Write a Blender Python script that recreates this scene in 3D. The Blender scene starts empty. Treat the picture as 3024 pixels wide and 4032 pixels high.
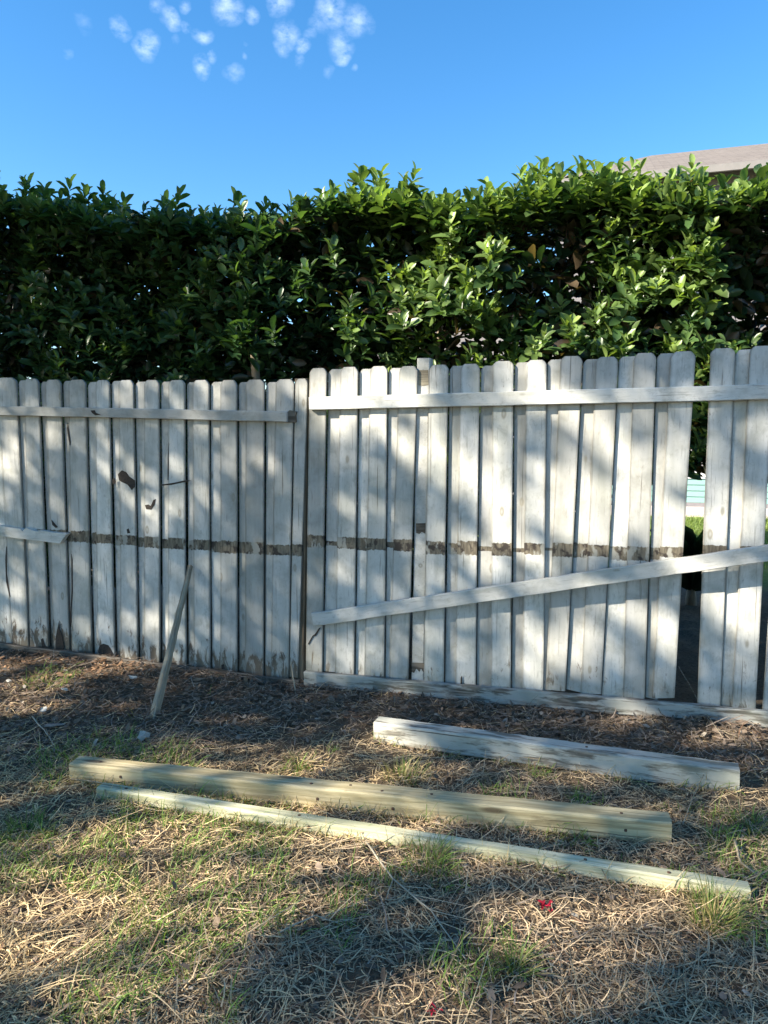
import bpy, math, random
import numpy as np
from mathutils import Vector, Matrix, noise as mnoise
random.seed(7); rng = np.random.default_rng(7)
R = math.radians
S = bpy.context.scene
C = S.collection

# ------------------------------------------------------------------ camera
CAMH, PITCH = 1.5, R(5.5)
cam = bpy.data.cameras.new('camera'); camo = bpy.data.objects.new('camera', cam); C.objects.link(camo)
cam.sensor_fit = 'VERTICAL'; cam.sensor_height = 36; cam.lens = 26
cam.clip_start = .05; cam.clip_end = 400
camo.location = (0, 0, CAMH); camo.rotation_euler = (R(90) - PITCH, 0, 0)
S.camera = camo

# ------------------------------------------------------------------ light
SUN_EL, SUN_AZ = R(30), R(248)                        # azimuth clockwise from +Y
TOSUN = Vector((math.sin(SUN_AZ)*math.cos(SUN_EL), math.cos(SUN_AZ)*math.cos(SUN_EL), math.sin(SUN_EL)))
sl = bpy.data.lights.new('sun', 'SUN'); so = bpy.data.objects.new('sun', sl); C.objects.link(so)
sl.energy = 5.0; sl.angle = R(.6); sl.color = (1, .91, .76)
so.rotation_euler = TOSUN.to_track_quat('Z', 'Y').to_euler(); so.location = TOSUN*20
W = bpy.data.worlds.new('World'); S.world = W; W.use_nodes = True
S.view_settings.view_transform = 'Standard'; S.view_settings.look = 'None'
S.view_settings.exposure = 1.65; S.view_settings.gamma = 1

# ------------------------------------------------------------------ node helpers
class NT:
    def __init__(s, tree): s.t = tree; s.n = tree.nodes; s.l = tree.links
    def new(s, typ, **k):
        x = s.n.new(typ)
        for a, b in k.items(): setattr(x, a, b)
        return x
    def put(s, sock, v):
        if v is None: return
        if hasattr(v, 'is_output') or isinstance(v, bpy.types.NodeSocket): s.l.new(v, sock)
        else:
            if hasattr(sock.default_value, '__len__') and not hasattr(v, '__len__'): v = [v]*len(sock.default_value)
            if hasattr(v, '__len__') and len(sock.default_value) == 4 and len(v) == 3: v = (*v, 1)
            sock.default_value = v
    def math(s, op, a, b=None, c=None, clamp=False):
        x = s.new('ShaderNodeMath', operation=op, use_clamp=clamp)
        s.put(x.inputs[0], a); s.put(x.inputs[1], b); s.put(x.inputs[2], c); return x.outputs[0]
    def mix(s, f, a, b, mode='MIX'):
        x = s.new('ShaderNodeMix', data_type='RGBA', blend_type=mode)
        s.put(x.inputs[0], f); s.put(x.inputs[6], a); s.put(x.inputs[7], b); return x.outputs[2]
    def ramp(s, f, a, b, lo=0., hi=1.):
        x = s.new('ShaderNodeMapRange'); x.clamp = True
        s.put(x.inputs[0], f); x.inputs[1].default_value = a; x.inputs[2].default_value = b
        x.inputs[3].default_value = lo; x.inputs[4].default_value = hi; return x.outputs[0]
    def noise(s, vec, scale, detail=4, rough=.55, dist=0., dim='3D'):
        x = s.new('ShaderNodeTexNoise', noise_dimensions=dim)
        s.put(x.inputs['Vector'], vec); x.inputs['Scale'].default_value = scale; x.inputs['Detail'].default_value = detail
        x.inputs['Roughness'].default_value = rough; x.inputs['Distortion'].default_value = dist; return x.outputs['Fac']
    def voro(s, vec, scale, feature='F1'):
        x = s.new('ShaderNodeTexVoronoi', feature=feature); s.put(x.inputs['Vector'], vec); x.inputs['Scale'].default_value = scale
        return x.outputs['Distance']
    def mapv(s, vec, scale=(1,1,1), loc=(0,0,0), rot=(0,0,0)):
        x = s.new('ShaderNodeMapping'); s.put(x.inputs[0], vec); x.inputs[1].default_value = loc
        x.inputs[2].default_value = rot; x.inputs[3].default_value = scale; return x.outputs[0]
    def objvec(s, shift=37.):
        tc = s.new('ShaderNodeTexCoord'); oi = s.new('ShaderNodeObjectInfo')
        k = s.math('MULTIPLY', oi.outputs['Random'], shift)
        v = s.new('ShaderNodeVectorMath', operation='ADD'); s.l.new(tc.outputs['Object'], v.inputs[0]); s.l.new(k, v.inputs[1])
        return v.outputs[0], tc.outputs['Object'], oi.outputs['Random']
    def attr(s, name):
        x = s.new('ShaderNodeAttribute', attribute_name=name); return x
def material(name):
    m = bpy.data.materials.new(name); m.use_nodes = True
    t = NT(m.node_tree); b = m.node_tree.nodes['Principled BSDF']; return m, t, b
def bump(t, b, h, strength=.3, dist=.002):
    x = t.new('ShaderNodeBump'); x.inputs['Strength'].default_value = strength; x.inputs['Distance'].default_value = dist
    t.put(x.inputs['Height'], h); t.l.new(x.outputs[0], b.inputs['Normal'])

# ------------------------------------------------------------------ sky with small puffs of cloud (directions only)
def ray(px, py):                                     # photo pixel (3024 x 4032) -> world direction
    F = 26/36*4032; a = (px-1512)/F; b = (2016-py)/F
    return Vector((a, math.cos(PITCH)+b*math.sin(PITCH), -math.sin(PITCH)+b*math.cos(PITCH)))
def d2(x, y): return x*1.8228, y*1.8228
t = NT(W.node_tree); bg = t.n['Background']
sky = t.new('ShaderNodeTexSky', sky_type='NISHITA', sun_disc=False)
sky.sun_elevation = SUN_EL; sky.sun_rotation = SUN_AZ; sky.air_density = 1.1; sky.dust_density = .15; sky.ozone_density = 3.2
tc = t.new('ShaderNodeTexCoord'); dirv = tc.outputs['Generated']
warp = t.new('ShaderNodeTexNoise'); t.l.new(dirv, warp.inputs['Vector']); warp.inputs['Scale'].default_value = 22; warp.inputs['Detail'].default_value = 6
wv = t.new('ShaderNodeVectorMath', operation='MULTIPLY_ADD'); t.l.new(warp.outputs['Color'], wv.inputs[0])
wv.inputs[1].default_value = (.03, .03, .03); 
sub = t.new('ShaderNodeVectorMath', operation='SUBTRACT'); t.l.new(dirv, sub.inputs[0]); sub.inputs[1].default_value = (.015, .015, .015)
t.l.new(sub.outputs[0], wv.inputs[2])
puffs = [(370,43,22,1),(405,55,14,.7),(440,73,20,.9),(265,66,18,.8),(315,95,26,1),(340,20,16,.5),(490,6,34,1),(546,32,16,.9),(718,18,34,1),(770,45,30,.8),
         (625,72,28,.9),(655,98,16,.9),(610,104,18,.6),(672,74,14,.5),(735,96,30,.8),(738,123,18,1),(690,52,22,.5),(712,152,14,.35),(440,145,20,.9),(464,124,12,.8),(512,160,18,.6),(530,124,9,.6),
         (610,4,24,.9),(770,153,10,.7),(400,2,14,.7),(186,55,20,.25),(148,112,12,.3),(380,88,12,.3),(530,95,8,.4),(650,130,12,.4)]
acc = None
for x, y, r, k in puffs:
    d = ray(*d2(x, y)).normalized()
    ds = t.new('ShaderNodeVectorMath', operation='DISTANCE'); t.l.new(wv.outputs[0], ds.inputs[0]); ds.inputs[1].default_value = d
    f = t.ramp(ds.outputs['Value'], r/1597*1.05, 0, 0, k)
    acc = f if acc is None else t.math('MAXIMUM', acc, f)
fine = t.noise(t.mapv(dirv, (1,1,1.7)), 62, 7, .62)
cl = t.math('MULTIPLY', acc, t.ramp(fine, .30, .74, .0, 1.2))
cl = t.math('MULTIPLY', t.ramp(cl, .02, 1.1, 0, 1), .42)
hs = t.new('ShaderNodeHueSaturation'); hs.inputs['Saturation'].default_value = 1.29; hs.inputs['Value'].default_value = .97; t.l.new(sky.outputs[0], hs.inputs['Color'])
skc = t.mix(cl, hs.outputs[0], (7.2, 8.0, 9.2))
t.l.new(skc, bg.inputs[0]); bg.inputs[1].default_value = .092

# ------------------------------------------------------------------ fence plane and ground
FT = Vector((.958, -.287, 0)).normalized(); FN = Vector((.287, .958, 0)).normalized()   # along / away from the camera
F0 = Vector((0, 4.27, 0)); FROT = math.atan2(FT.y, FT.x)
def fp(px, py, off=0.):                               # photo pixel -> (s along the fence, z) on the plane off metres behind its face
    d = ray(px, py); k = ((F0 + FN*off) - Vector((0,0,CAMH))).dot(FN)/d.dot(FN)
    p = Vector((0,0,CAMH)) + d*k; return (p-F0).dot(FT), p.z
def fw(s, z, off=0.): return F0 + FT*s + FN*off + Vector((0,0,z))
def gp(px, py, z=0.):
    d = ray(px, py); k = (z-CAMH)/d.z; return Vector((0,0,CAMH)) + d*k

def vnoise(x, y, f, seed=0):                          # smooth value noise, vectorised
    x = np.asarray(x, float)*f + seed*17.3; y = np.asarray(y, float)*f + seed*9.1
    xi = np.floor(x).astype(int); yi = np.floor(y).astype(int); fx = x-xi; fy = y-yi
    fx = fx*fx*(3-2*fx); fy = fy*fy*(3-2*fy)
    def h(a, b):
        n = (a*374761393 + b*668265263 + seed*1274126177) & 0xffffffff
        n = ((n ^ (n >> 13))*1274126177) & 0xffffffff
        return ((n ^ (n >> 16)) & 0xffff)/65535.
    return (h(xi,yi)*(1-fx)+h(xi+1,yi)*fx)*(1-fy) + (h(xi,yi+1)*(1-fx)+h(xi+1,yi+1)*fx)*fy
def fdist(x, y): return (np.asarray(x)*FN.x + (np.asarray(y)-F0.y)*FN.y)
def gz(x, y):
    d = fdist(x, y); s = np.asarray(x)*FT.x + (np.asarray(y)-F0.y)*FT.y
    w = np.clip((d+1.3)/1.15, 0, 1); w = w*w*(3-2*w)
    wl = np.clip((-s-.3)/1.6, 0, 1); wl = wl*wl*(3-2*wl)
    h = w*(.015 + .030*wl + .035*np.clip((s-.6)/1.2, 0, 1))
    far = np.clip((np.hypot(x, y)-8)/4, 0, 1)
    h = h + (1-far)*((vnoise(x, y, 2.2, 1)-.5)*.035 + (vnoise(x, y, 7, 2)-.5)*.024 + (vnoise(x, y, 22, 3)-.5)*.013)
    mound = np.exp(-((d+.45)/.35)**2)*wl*.035
    return h + mound + far*.03

def make_mesh(name, V, Q, col=None, cname='col', floats=None, smooth=False):
    me = bpy.data.meshes.new(name); V = np.asarray(V, dtype=np.float32); Q = np.asarray(Q, dtype=np.int32)
    k = Q.shape[1]
    me.vertices.add(len(V)); me.vertices.foreach_set('co', V.ravel())
    me.loops.add(Q.size); me.loops.foreach_set('vertex_index', Q.ravel())
    me.polygons.add(len(Q)); me.polygons.foreach_set('loop_start', np.arange(0, Q.size, k, dtype=np.int32))
    me.polygons.foreach_set('loop_total', np.full(len(Q), k, dtype=np.int32))
    if smooth: me.polygons.foreach_set('use_smooth', np.ones(len(Q), dtype=bool))
    if col is not None:
        a = me.attributes.new(cname, 'FLOAT_COLOR', 'POINT'); c4 = np.ones((len(V), 4), dtype=np.float32); c4[:, :3] = col
        a.data.foreach_set('color', c4.ravel())
    me.update(calc_edges=True); me.validate(); return me
def link(name, me, mat, parent=None, loc=None, rot=None):
    o = bpy.data.objects.new(name, me); C.objects.link(o)
    if mat is not None and me is not None: me.materials.append(mat)
    if loc is not None: o.location = loc
    if rot is not None: o.rotation_euler = rot
    if parent: o.parent = parent
    return o
def tag(o, label=None, cat=None, group=None, kind=None):
    if label: o['label'] = label
    if cat: o['category'] = cat
    if group: o['group'] = group
    if kind: o['kind'] = kind
    return o
def empty(name, loc, rz=0): 
    o = bpy.data.objects.new(name, None); C.objects.link(o); o.location = loc; o.rotation_euler = (0,0,rz); o.empty_display_size = .1; return o

# ------------------------------------------------------------------ materials
def mat_paint(name, rot_amt=.5, clean=1., axis=2):
    """old white paint on boards; axis = the board's long axis in object space; bz = distance from the bare band, hz = height above the foot"""
    m, t, b = material(name)
    v, raw, rnd = t.objvec()
    sc = [34, 34, 34]; sc[axis] = 2.2; grain = t.noise(t.mapv(v, sc), 3.2, 5, .6)
    sc2 = [9, 9, 9]; sc2[axis] = 1.1; streak = t.noise(t.mapv(v, sc2), 1.6, 4, .6)
    blot = t.noise(v, 7, 5, .62, .4)
    cloudy = t.noise(v, 2.2, 3, .5)
    base = t.mix(t.ramp(streak, .35, .7), (.63*clean, .62*clean, .585*clean), (.46*clean, .455*clean, .415*clean))
    base = t.mix(t.math('MULTIPLY', t.ramp(blot, .5, .78), .7), base, (.25, .25, .21))
    base = t.mix(t.math('MULTIPLY', t.ramp(cloudy, .52, .75), .35), base, (.30, .325, .265))
    tone = t.ramp(rnd, 0, 1, .66, 1.13)
    base = t.mix(1., base, t.new('ShaderNodeCombineColor').outputs[0], 'MULTIPLY') if False else base
    mul = t.new('ShaderNodeMix', data_type='RGBA', blend_type='MULTIPLY'); mul.inputs[0].default_value = 1
    t.l.new(base, mul.inputs[6]); cc = t.new('ShaderNodeCombineColor'); [t.l.new(tone, cc.inputs[i]) for i in range(3)]; t.l.new(cc.outputs[0], mul.inputs[7]); base = mul.outputs[2]
    # fine grain cracks and knots
    fis = t.noise(t.mapv(v, [75 if i != axis else 1.6 for i in range(3)]), 1.0, 3, .5)
    base = t.mix(t.math('MULTIPLY', t.ramp(fis, .68, .72), .75), base, (.12, .105, .085))
    crack = t.ramp(grain, .60, .70); base = t.mix(t.math('MULTIPLY', crack, .6), base, (.20, .19, .17))
    sk = [7, 7, 7]; sk[axis] = 3.2
    kn = t.voro(t.mapv(v, sk), 1.0); ring = t.math('MULTIPLY', t.ramp(kn, .11, .075), t.ramp(kn, .02, .06, .35, 1)); base = t.mix(t.math('MULTIPLY', ring, .8), base, (.26, .24, .19))
    spk = t.noise(t.mapv(v, [1 if i != axis else .6 for i in range(3)]), 48, 5, .75); base = t.mix(t.math('MULTIPLY', t.ramp(spk, .56, .72), .55), base, (.24, .23, .19))
    mil = t.noise(t.mapv(v, [3 if i != axis else 1 for i in range(3)]), 5.5, 6, .75, 1.); base = t.mix(t.math('MULTIPLY', t.ramp(mil, .55, .66), .5), base, (.30, .30, .255))
    # rot and bare wood towards the foot, where paint has come off in flakes
    hz = t.attr('hz').outputs['Fac']; flake = t.noise(t.mapv(v, [14 if i != axis else 5 for i in range(3)]), 1.6, 6, .68, .6)
    foot = t.ramp(hz, .0, .30, .30*rot_amt, 0)
    fl = t.ramp(t.math('ADD', flake, foot), .68, .77)
    woodc = t.mix(grain, (.16, .12, .085), (.07, .052, .04))
    base = t.mix(fl, base, woodc)
    gr = t.math('MULTIPLY', t.ramp(hz, 0., .16, .55, 0), t.ramp(blot, .3, .6)); base = t.mix(gr, base, (.22, .21, .16))
    ed = t.math('ABSOLUTE', t.attr('ed').outputs['Fac']); en = t.noise(t.mapv(v, (30, 30, 9)), 1.5, 5, .65)
    ee = t.ramp(t.math('ADD', ed, t.math('MULTIPLY', t.math('SUBTRACT', en, .5), .35)), .80, 1.0)
    base = t.mix(t.math('MULTIPLY', ee, .6), base, (.17, .155, .125))
    # the band left bare by the missing rail
    bz = t.attr('bz').outputs['Fac']; edge = t.noise(t.mapv(v, (60, 60, 20)), 1., 4, .6)
    inb = t.ramp(t.math('ADD', bz, t.math('MULTIPLY', t.math('SUBTRACT', edge, .5), .8)), 1.02, .92)
    bare = t.mix(t.ramp(t.noise(t.mapv(v, (60, 60, 9)), 1.5, 4, .6), .35, .65), (.215, .185, .135), (.085, .07, .05))
    bare = t.mix(t.ramp(t.noise(v, 19, 3), .52, .60), bare, (.045, .035, .028))
    bare = t.mix(t.ramp(t.noise(t.mapv(v,(1,1,.5)), 15, 4), .56, .60), bare, (.30, .29, .25))
    base = t.mix(inb, base, bare)
    t.l.new(base, b.inputs['Base Color']); b.inputs['Roughness'].default_value = .62; b.inputs['Specular IOR Level'].default_value = .35
    h = t.math('ADD', t.math('MULTIPLY', grain, .6), t.math('MULTIPLY', t.math('MAXIMUM', fl, inb), -.8)); bump(t, b, h, .35, .0025)
    return m
def mat_wood(name, c1, c2, knot=(.09,.06,.035), white=None, wet=0., rough=.75):
    m, t, b = material(name); v, raw, rnd = t.objvec()
    g = t.noise(t.mapv(v, (1.3, 26, 26)), 2.4, 5, .55, .35); g2 = t.noise(t.mapv(v, (3, 90, 90)), 2., 3, .6)
    base = t.mix(t.ramp(g, .42, .57), c1, c2)
    base = t.mix(t.math('MULTIPLY', t.ramp(g2, .5, .75), .35), base, knot)
    bl = t.noise(v, 3.2, 4, .6); base = t.mix(t.math('MULTIPLY', t.ramp(bl, .45, .75), .35), base, (c2[0]*.6, c2[1]*.62, c2[2]*.55))
    kn = t.voro(t.mapv(v, (2.2, 9, 9)), 1.); base = t.mix(t.math('MULTIPLY', t.ramp(kn, .15, .09), .8), base, knot)
    if white:
        pl = t.noise(t.mapv(v, (2.5, 16, 16)), 1.6, 6, .65); base = t.mix(t.ramp(pl, .42, .50), base, white)
        base = t.mix(t.math('MULTIPLY', t.ramp(bl, .45, .65), .5), base, (.22, .24, .19))
    t.l.new(base, b.inputs['Base Color']); b.inputs['Roughness'].default_value = rough; b.inputs['Specular IOR Level'].default_value = .3
    br2 = t.noise(t.mapv(v, (1.0, 7, 7)), 2.2, 5, .7, .8); 
    base = t.mix(t.math('MULTIPLY', t.ramp(br2, .56, .70), .55), base, (c2[0]*.45, c2[1]*.45, c2[2]*.45)); fi = t.noise(t.mapv(v, (1.2, 70, 70)), 1.2, 3, .5)
    base = t.mix(t.math('MULTIPLY', t.ramp(fi, .66, .70), .8), base, (c2[0]*.25, c2[1]*.22, c2[2]*.2)); t.l.new(base, b.inputs['Base Color'])
    bump(t, b, t.math('ADD', g, t.math('MULTIPLY', g2, .5)), .5, .003); return m
def mat_attr(name, rough=.8, trans=.0, spec=.3, var=.25, nscale=40):
    m, t, b = material(name); c = t.attr('col').outputs['Color']
    tc = t.new('ShaderNodeTexCoord'); n = t.noise(tc.outputs['Object'], nscale, 3)
    c2 = t.mix(t.ramp(n, .3, .7, 0, var), c, (.02, .018, .012))
    t.l.new(c2, b.inputs['Base Color']); b.inputs['Roughness'].default_value = rough; b.inputs['Specular IOR Level'].default_value = spec
    if trans:
        out = [x for x in t.n if x.type == 'OUTPUT_MATERIAL'][0]
        tr = t.new('ShaderNodeBsdfTranslucent'); yl = t.mix(1., c2, (1.5, 1.55, .55), 'MULTIPLY'); t.l.new(yl, tr.inputs['Color'])
        ms = t.new('ShaderNodeMixShader'); ms.inputs[0].default_value = trans
        t.l.new(b.outputs[0], ms.inputs[1]); t.l.new(tr.outputs[0], ms.inputs[2]); t.l.new(ms.outputs[0], out.inputs[0])
    return m
def mat_plain(name, c1, c2, scale=8, rough=.8, metal=0, bumps=0., vec=None):
    m, t, b = material(name); tc = t.new('ShaderNodeTexCoord')
    v = t.mapv(tc.outputs['Object'], vec) if vec else tc.outputs['Object']
    n = t.noise(v, scale, 5, .6); t.l.new(t.mix(t.ramp(n, .3, .7), c1, c2), b.inputs['Base Color'])
    b.inputs['Roughness'].default_value = rough; b.inputs['Metallic'].default_value = metal
    if bumps: bump(t, b, n, bumps, .01)
    return m
M = {}
M['paint_l'] = mat_paint('worn_paint_rotten', 1.0, .97)
M['paint_r'] = mat_paint('worn_paint', .45, 1.0)
M['paint_rail'] = mat_paint('worn_paint_rail', .0, .98, axis=0)
M['grey_board'] = mat_wood('weathered_board', (.22,.20,.17), (.09,.08,.065), white=(.36,.355,.32))
M['rot_board'] = mat_wood('rotten_board', (.17,.145,.115), (.07,.058,.045))
M['timber'] = mat_wood('treated_timber', (.56,.475,.29), (.37,.305,.17), rough=.7)
M['timber_pale'] = mat_wood('pale_timber', (.64,.61,.42), (.44,.43,.27), rough=.7)
M['white_timber'] = mat_wood('painted_timber', (.26,.235,.19), (.13,.12,.10), white=(.45,.44,.385))
M['post'] = mat_wood('post_wood', (.20,.155,.105), (.10,.075,.05), white=None)
M['stake'] = mat_wood('stake_wood', (.33,.29,.21), (.20,.17,.12))
M['nail'] = mat_plain('rusty_nail', (.05,.03,.02), (.10,.05,.03), 60, .7)
M['dark_hole'] = mat_plain('rotten_hole', (.02,.016,.013), (.06,.045,.035), 60, .9)
M['leaf'] = mat_attr('hedge_leaf', .34, .36, .5, .35, 25)
M['bark'] = mat_plain('bark', (.25,.20,.14), (.11,.09,.065), 18, .9, 0, .5, (1,1,.25))
M['straw'] = mat_attr('straw', .7, .12, .3, .2, 60)
M['grass'] = mat_attr('grass_blade', .5, .30, .35, .1, 30)
M['litter'] = mat_attr('litter', .85, 0, .2, .4, 50)

# ------------------------------------------------------------------ ground sheet
def axis_vals(lo, hi, fine_lo, fine_hi, fs):
    v = list(np.arange(fine_lo, fine_hi+1e-6, fs)); st = fs; x = fine_hi
    while x < hi: st *= 1.28; x += st; v.append(min(x, hi))
    st = fs; x = fine_lo
    while x > lo: st *= 1.28; x -= st; v.insert(0, max(x, lo))
    return np.array(sorted(set(v)))
gx = axis_vals(-150, 150, -4, 4, .04); gy = axis_vals(-60, 200, 1.0, 6.4, .04)
X, Y = np.meshgrid(gx, gy); Z = gz(X, Y); nx = len(gx); ny = len(gy)
V = np.stack([X.ravel(), Y.ravel(), Z.ravel()], 1)
ii = (np.arange(ny-1)[:, None]*nx + np.arange(nx-1)[None]).ravel(); Q = np.stack([ii, ii+1, ii+1+nx, ii+nx], 1)
m, t, b = material('soil_and_lawn'); tc = t.new('ShaderNodeTexCoord'); o_ = tc.outputs['Object']
sx = t.new('ShaderNodeSeparateXYZ'); t.l.new(o_, sx.inputs[0])
n1 = t.noise(o_, 3, 5); n2 = t.noise(o_, 40, 6, .7); n3 = t.noise(o_, 160, 3, .6)
soil = t.mix(t.ramp(n2, .35, .65), (.085,.062,.043), (.17,.13,.09)); soil = t.mix(t.math('MULTIPLY', t.ramp(n3, .5, .7), .5), soil, (.22,.18,.11))
lawn = t.mix(t.ramp(n2, .3, .7), (.10,.15,.035), (.22,.27,.07)); lawn = t.mix(t.ramp(n1, .5, .7, 0, .5), lawn, (.30,.27,.12))
yy = t.math('ADD', sx.outputs[1], t.math('MULTIPLY', sx.outputs[0], .3)); yy = t.math('ADD', yy, t.math('MULTIPLY', n1, 1.))
f = t.ramp(yy, 8.6, 9.2); t.l.new(t.mix(f, soil, lawn), b.inputs['Base Color']); b.inputs['Roughness'].default_value = .95; b.inputs['Specular IOR Level'].default_value = .1
bump(t, b, t.math('ADD', n2, t.math('MULTIPLY', n3, .5)), .8, .02)
tag(link('ground', make_mesh('ground', V, Q, smooth=True), m), kind='structure')

# ------------------------------------------------------------------ solid helpers
def loft(stations, bev=.0015, mats=None):
    """stations: (centre, half_w along a, half_h along c, a, c) -> chamfered tube; returns V, faces"""
    V, F = [], []
    for c, hw, hh, a, n in stations:
        c, a, n = Vector(c), Vector(a), Vector(n); e = min(bev, hw*.45, hh*.45)
        for u, w in ((-hw+e,-hh),(hw-e,-hh),(hw,-hh+e),(hw,hh-e),(hw-e,hh),(-hw+e,hh),(-hw,hh-e),(-hw,-hh+e)):
            V.append(tuple(c + a*u + n*w))
    k = len(stations)
    for i in range(k-1):
        for j in range(8):
            j2 = (j+1) % 8; F.append((i*8+j, i*8+j2, (i+1)*8+j2, (i+1)*8+j))
    F.append(tuple(range(7, -1, -1))); F.append(tuple((k-1)*8+j for j in range(8)))
    return V, F
def py_mesh(name, V, F, hz=None, bz=None, smooth=False, ed=None):
    me = bpy.data.meshes.new(name); me.from_pydata([tuple(v) for v in V], [], F)
    for nm, arr, dv in (('hz', hz, 9.), ('bz', bz, 9.), ('ed', ed, 0.)):
        a = me.attributes.new(nm, 'FLOAT', 'POINT'); a.data.foreach_set('value', np.asarray(arr if arr is not None else [dv]*len(V), dtype=np.float32))
    me.update()
    import bmesh
    bm = bmesh.new(); bm.from_mesh(me); bmesh.ops.recalc_face_normals(bm, faces=bm.faces); bm.to_mesh(me); bm.free()
    if smooth:
        for p in me.polygons: p.use_smooth = True
    return me
def beam(name, p0, p1, w, h, mat, parent=None, bev=.004, jit=.0012, n=14, up=(0,0,1), taper=1., bow=0., world=True, cut=0.):
    """board from p0 to p1; w across, h along up; object origin at p0, local x along its length"""
    p0, p1 = Vector(p0), Vector(p1); L = (p1-p0).length; x = (p1-p0).normalized(); y = Vector(up).cross(x).normalized(); z = x.cross(y)
    st = []
    for i in range(n+1):
        f = i/n; r = random.Random(int(L*1000)*31+i)
        k = 1+(taper-1)*f
        st.append(((L*f, r.uniform(-jit, jit), bow*4*f*(1-f)+r.uniform(-jit, jit)), w/2*k, h/2*k, (0,1,0), (0,0,1)))
    V, F = loft(st, bev)
    if cut:
        V = [(v[0] + (v[2]*cut if i >= n*8 else 0), v[1], v[2]) for i, v in enumerate(V)]
    o = link(name, py_mesh(name, V, F), mat, parent)
    mw = Matrix(((x.x,y.x,z.x,p0.x),(x.y,y.y,z.y,p0.y),(x.z,y.z,z.z,p0.z),(0,0,0,1)))
    o.matrix_basis = (parent_inv(parent) @ mw) if parent else mw
    return o
def parent_inv(p):
    return (Matrix.Translation(p.location) @ Matrix.Rotation(p.rotation_euler.z, 4, 'Z')).inverted()
def prism(name, pts, y0, y1, mat, parent=None, loc=(0,0,0), rz=0.):
    """outline pts (x,z) in the local xz plane given thickness y0..y1"""
    n = len(pts); V = [(x, y0, z) for x, z in pts] + [(x, y1, z) for x, z in pts]
    F = [tuple(range(n)), tuple(range(2*n-1, n-1, -1))] + [(i, (i+1) % n, n+(i+1) % n, n+i) for i in range(n)]
    return link(name, py_mesh(name, V, F), mat, parent, loc, (0,0,rz))

# ------------------------------------------------------------------ fence
def z1(x, y): return x/1.2762, 1350+y/1.2762
def z2(x, y): return x/1.2762, 2000+y/1.2762
def z3(x, y): return 1100+x/1.659, 1300+y/1.659
def z4(x, y): return 1100+x/1.659, 2000+y/1.659
def z5(x, y): return 2000+x/1.62, 1300+y/1.62
def z6(x, y): return 2000+x/1.62, 2000+y/1.62
TH = .016
def picket(parent, s_top, z_top, s_bot, z_bot, band, mat, off=0., th=TH, seed=0, sp=0.):
    """s_top = (left, right) along the fence at the top; board leans as measured; origin at its foot"""
    r = random.Random(seed); s0 = (s_bot[0]+s_bot[1])/2; H = z_top-z_bot
    w0 = s_bot[1]-s_bot[0]; w1 = s_top[1]-s_top[0]; c1 = (s_top[0]+s_top[1])/2-s0
    bowx = r.uniform(-.003, .003); bowy = r.uniform(-.003, .003); tw = r.uniform(-.02, .02)
    tilt = r.uniform(-.0035, .0035)
    st = []; ear = .026*r.uniform(.8, 1.15)
    zs = [0, .012] + [H*f for f in (.08,.2,.33,.45,.58,.7,.82,.92)] + [H-ear*1.15, H-ear*.85, H-ear*.45, H-ear*.12, H]
    wk = [1]*(len(zs)-4) + [.965, .84, .68, .60]
    for z, k in zip(zs, wk):
        f = z/H; w = (w0+(w1-w0)*f)*k*(1+r.uniform(-.006,.006)); a = tw*(f-.5)
        st.append(((c1*f+bowx*math.sin(f*3.1)+r.uniform(-.0006,.0006), off+th/2+bowy*math.sin(f*3.1)+tilt*(1-f)*2, z), w/2, th/2, (math.cos(a), math.sin(a), 0), (-math.sin(a), math.cos(a), 0)))
    V, F = loft(st, .0015)
    if r.random() < .7:                               # uneven rotten foot
        k = r.uniform(-.02, .02)
        V = [(v[0], v[1], v[2]+(k*v[0]/w0 if i < 8 else 0)) for i, v in enumerate(V)]
    zb, hb = band
    # split the long quads finely enough for the linear attributes: they are linear in z already
    hz = [v[2] for v in V]; bz = [9.]*len(V)
    o = link('picket', py_mesh('picket', V, F, hz, None, ed=[(-1,1,1,1,1,-1,-1,-1)[i % 8] for i in range(len(V))]), mat, parent)
    me = o.data; me.attributes['hz'].data.foreach_set('value', np.array(hz, dtype=np.float32))
    # |z - band| / half height: vertices exist at the band centre through an extra pair of rings
    o.matrix_basis = parent_inv(parent) @ Matrix.Translation(fw(s0, z_bot)) @ Matrix.Rotation(FROT, 4, 'Z')
    o['_band'] = 0
    del o['_band']
    return o, s0, z_bot
def set_band(o, z_bot, zc, hh):
    """signed height relative to the bare band, stored linear in z; the shader takes its absolute value"""
    me = o.data; co = np.zeros(len(me.vertices)*3, dtype=np.float32); me.vertices.foreach_get('co', co)
    z = co.reshape(-1, 3)[:, 2]+z_bot; me.attributes['bz'].data.foreach_set('value', ((z-zc)/hh).astype(np.float32))
for mm in (M['paint_l'], M['paint_r']):               # take |bz| in the shader
    tt = NT(mm.node_tree)
    for nd in mm.node_tree.nodes:
        if nd.type == 'ATTRIBUTE' and nd.attribute_name == 'bz':
            lk = nd.outputs['Fac'].links[0]; ab = tt.math('ABSOLUTE', nd.outputs['Fac']); tgt = lk.to_socket
            tt.l.remove(lk) if False else None
            tt.l.new(ab, tgt)
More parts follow.
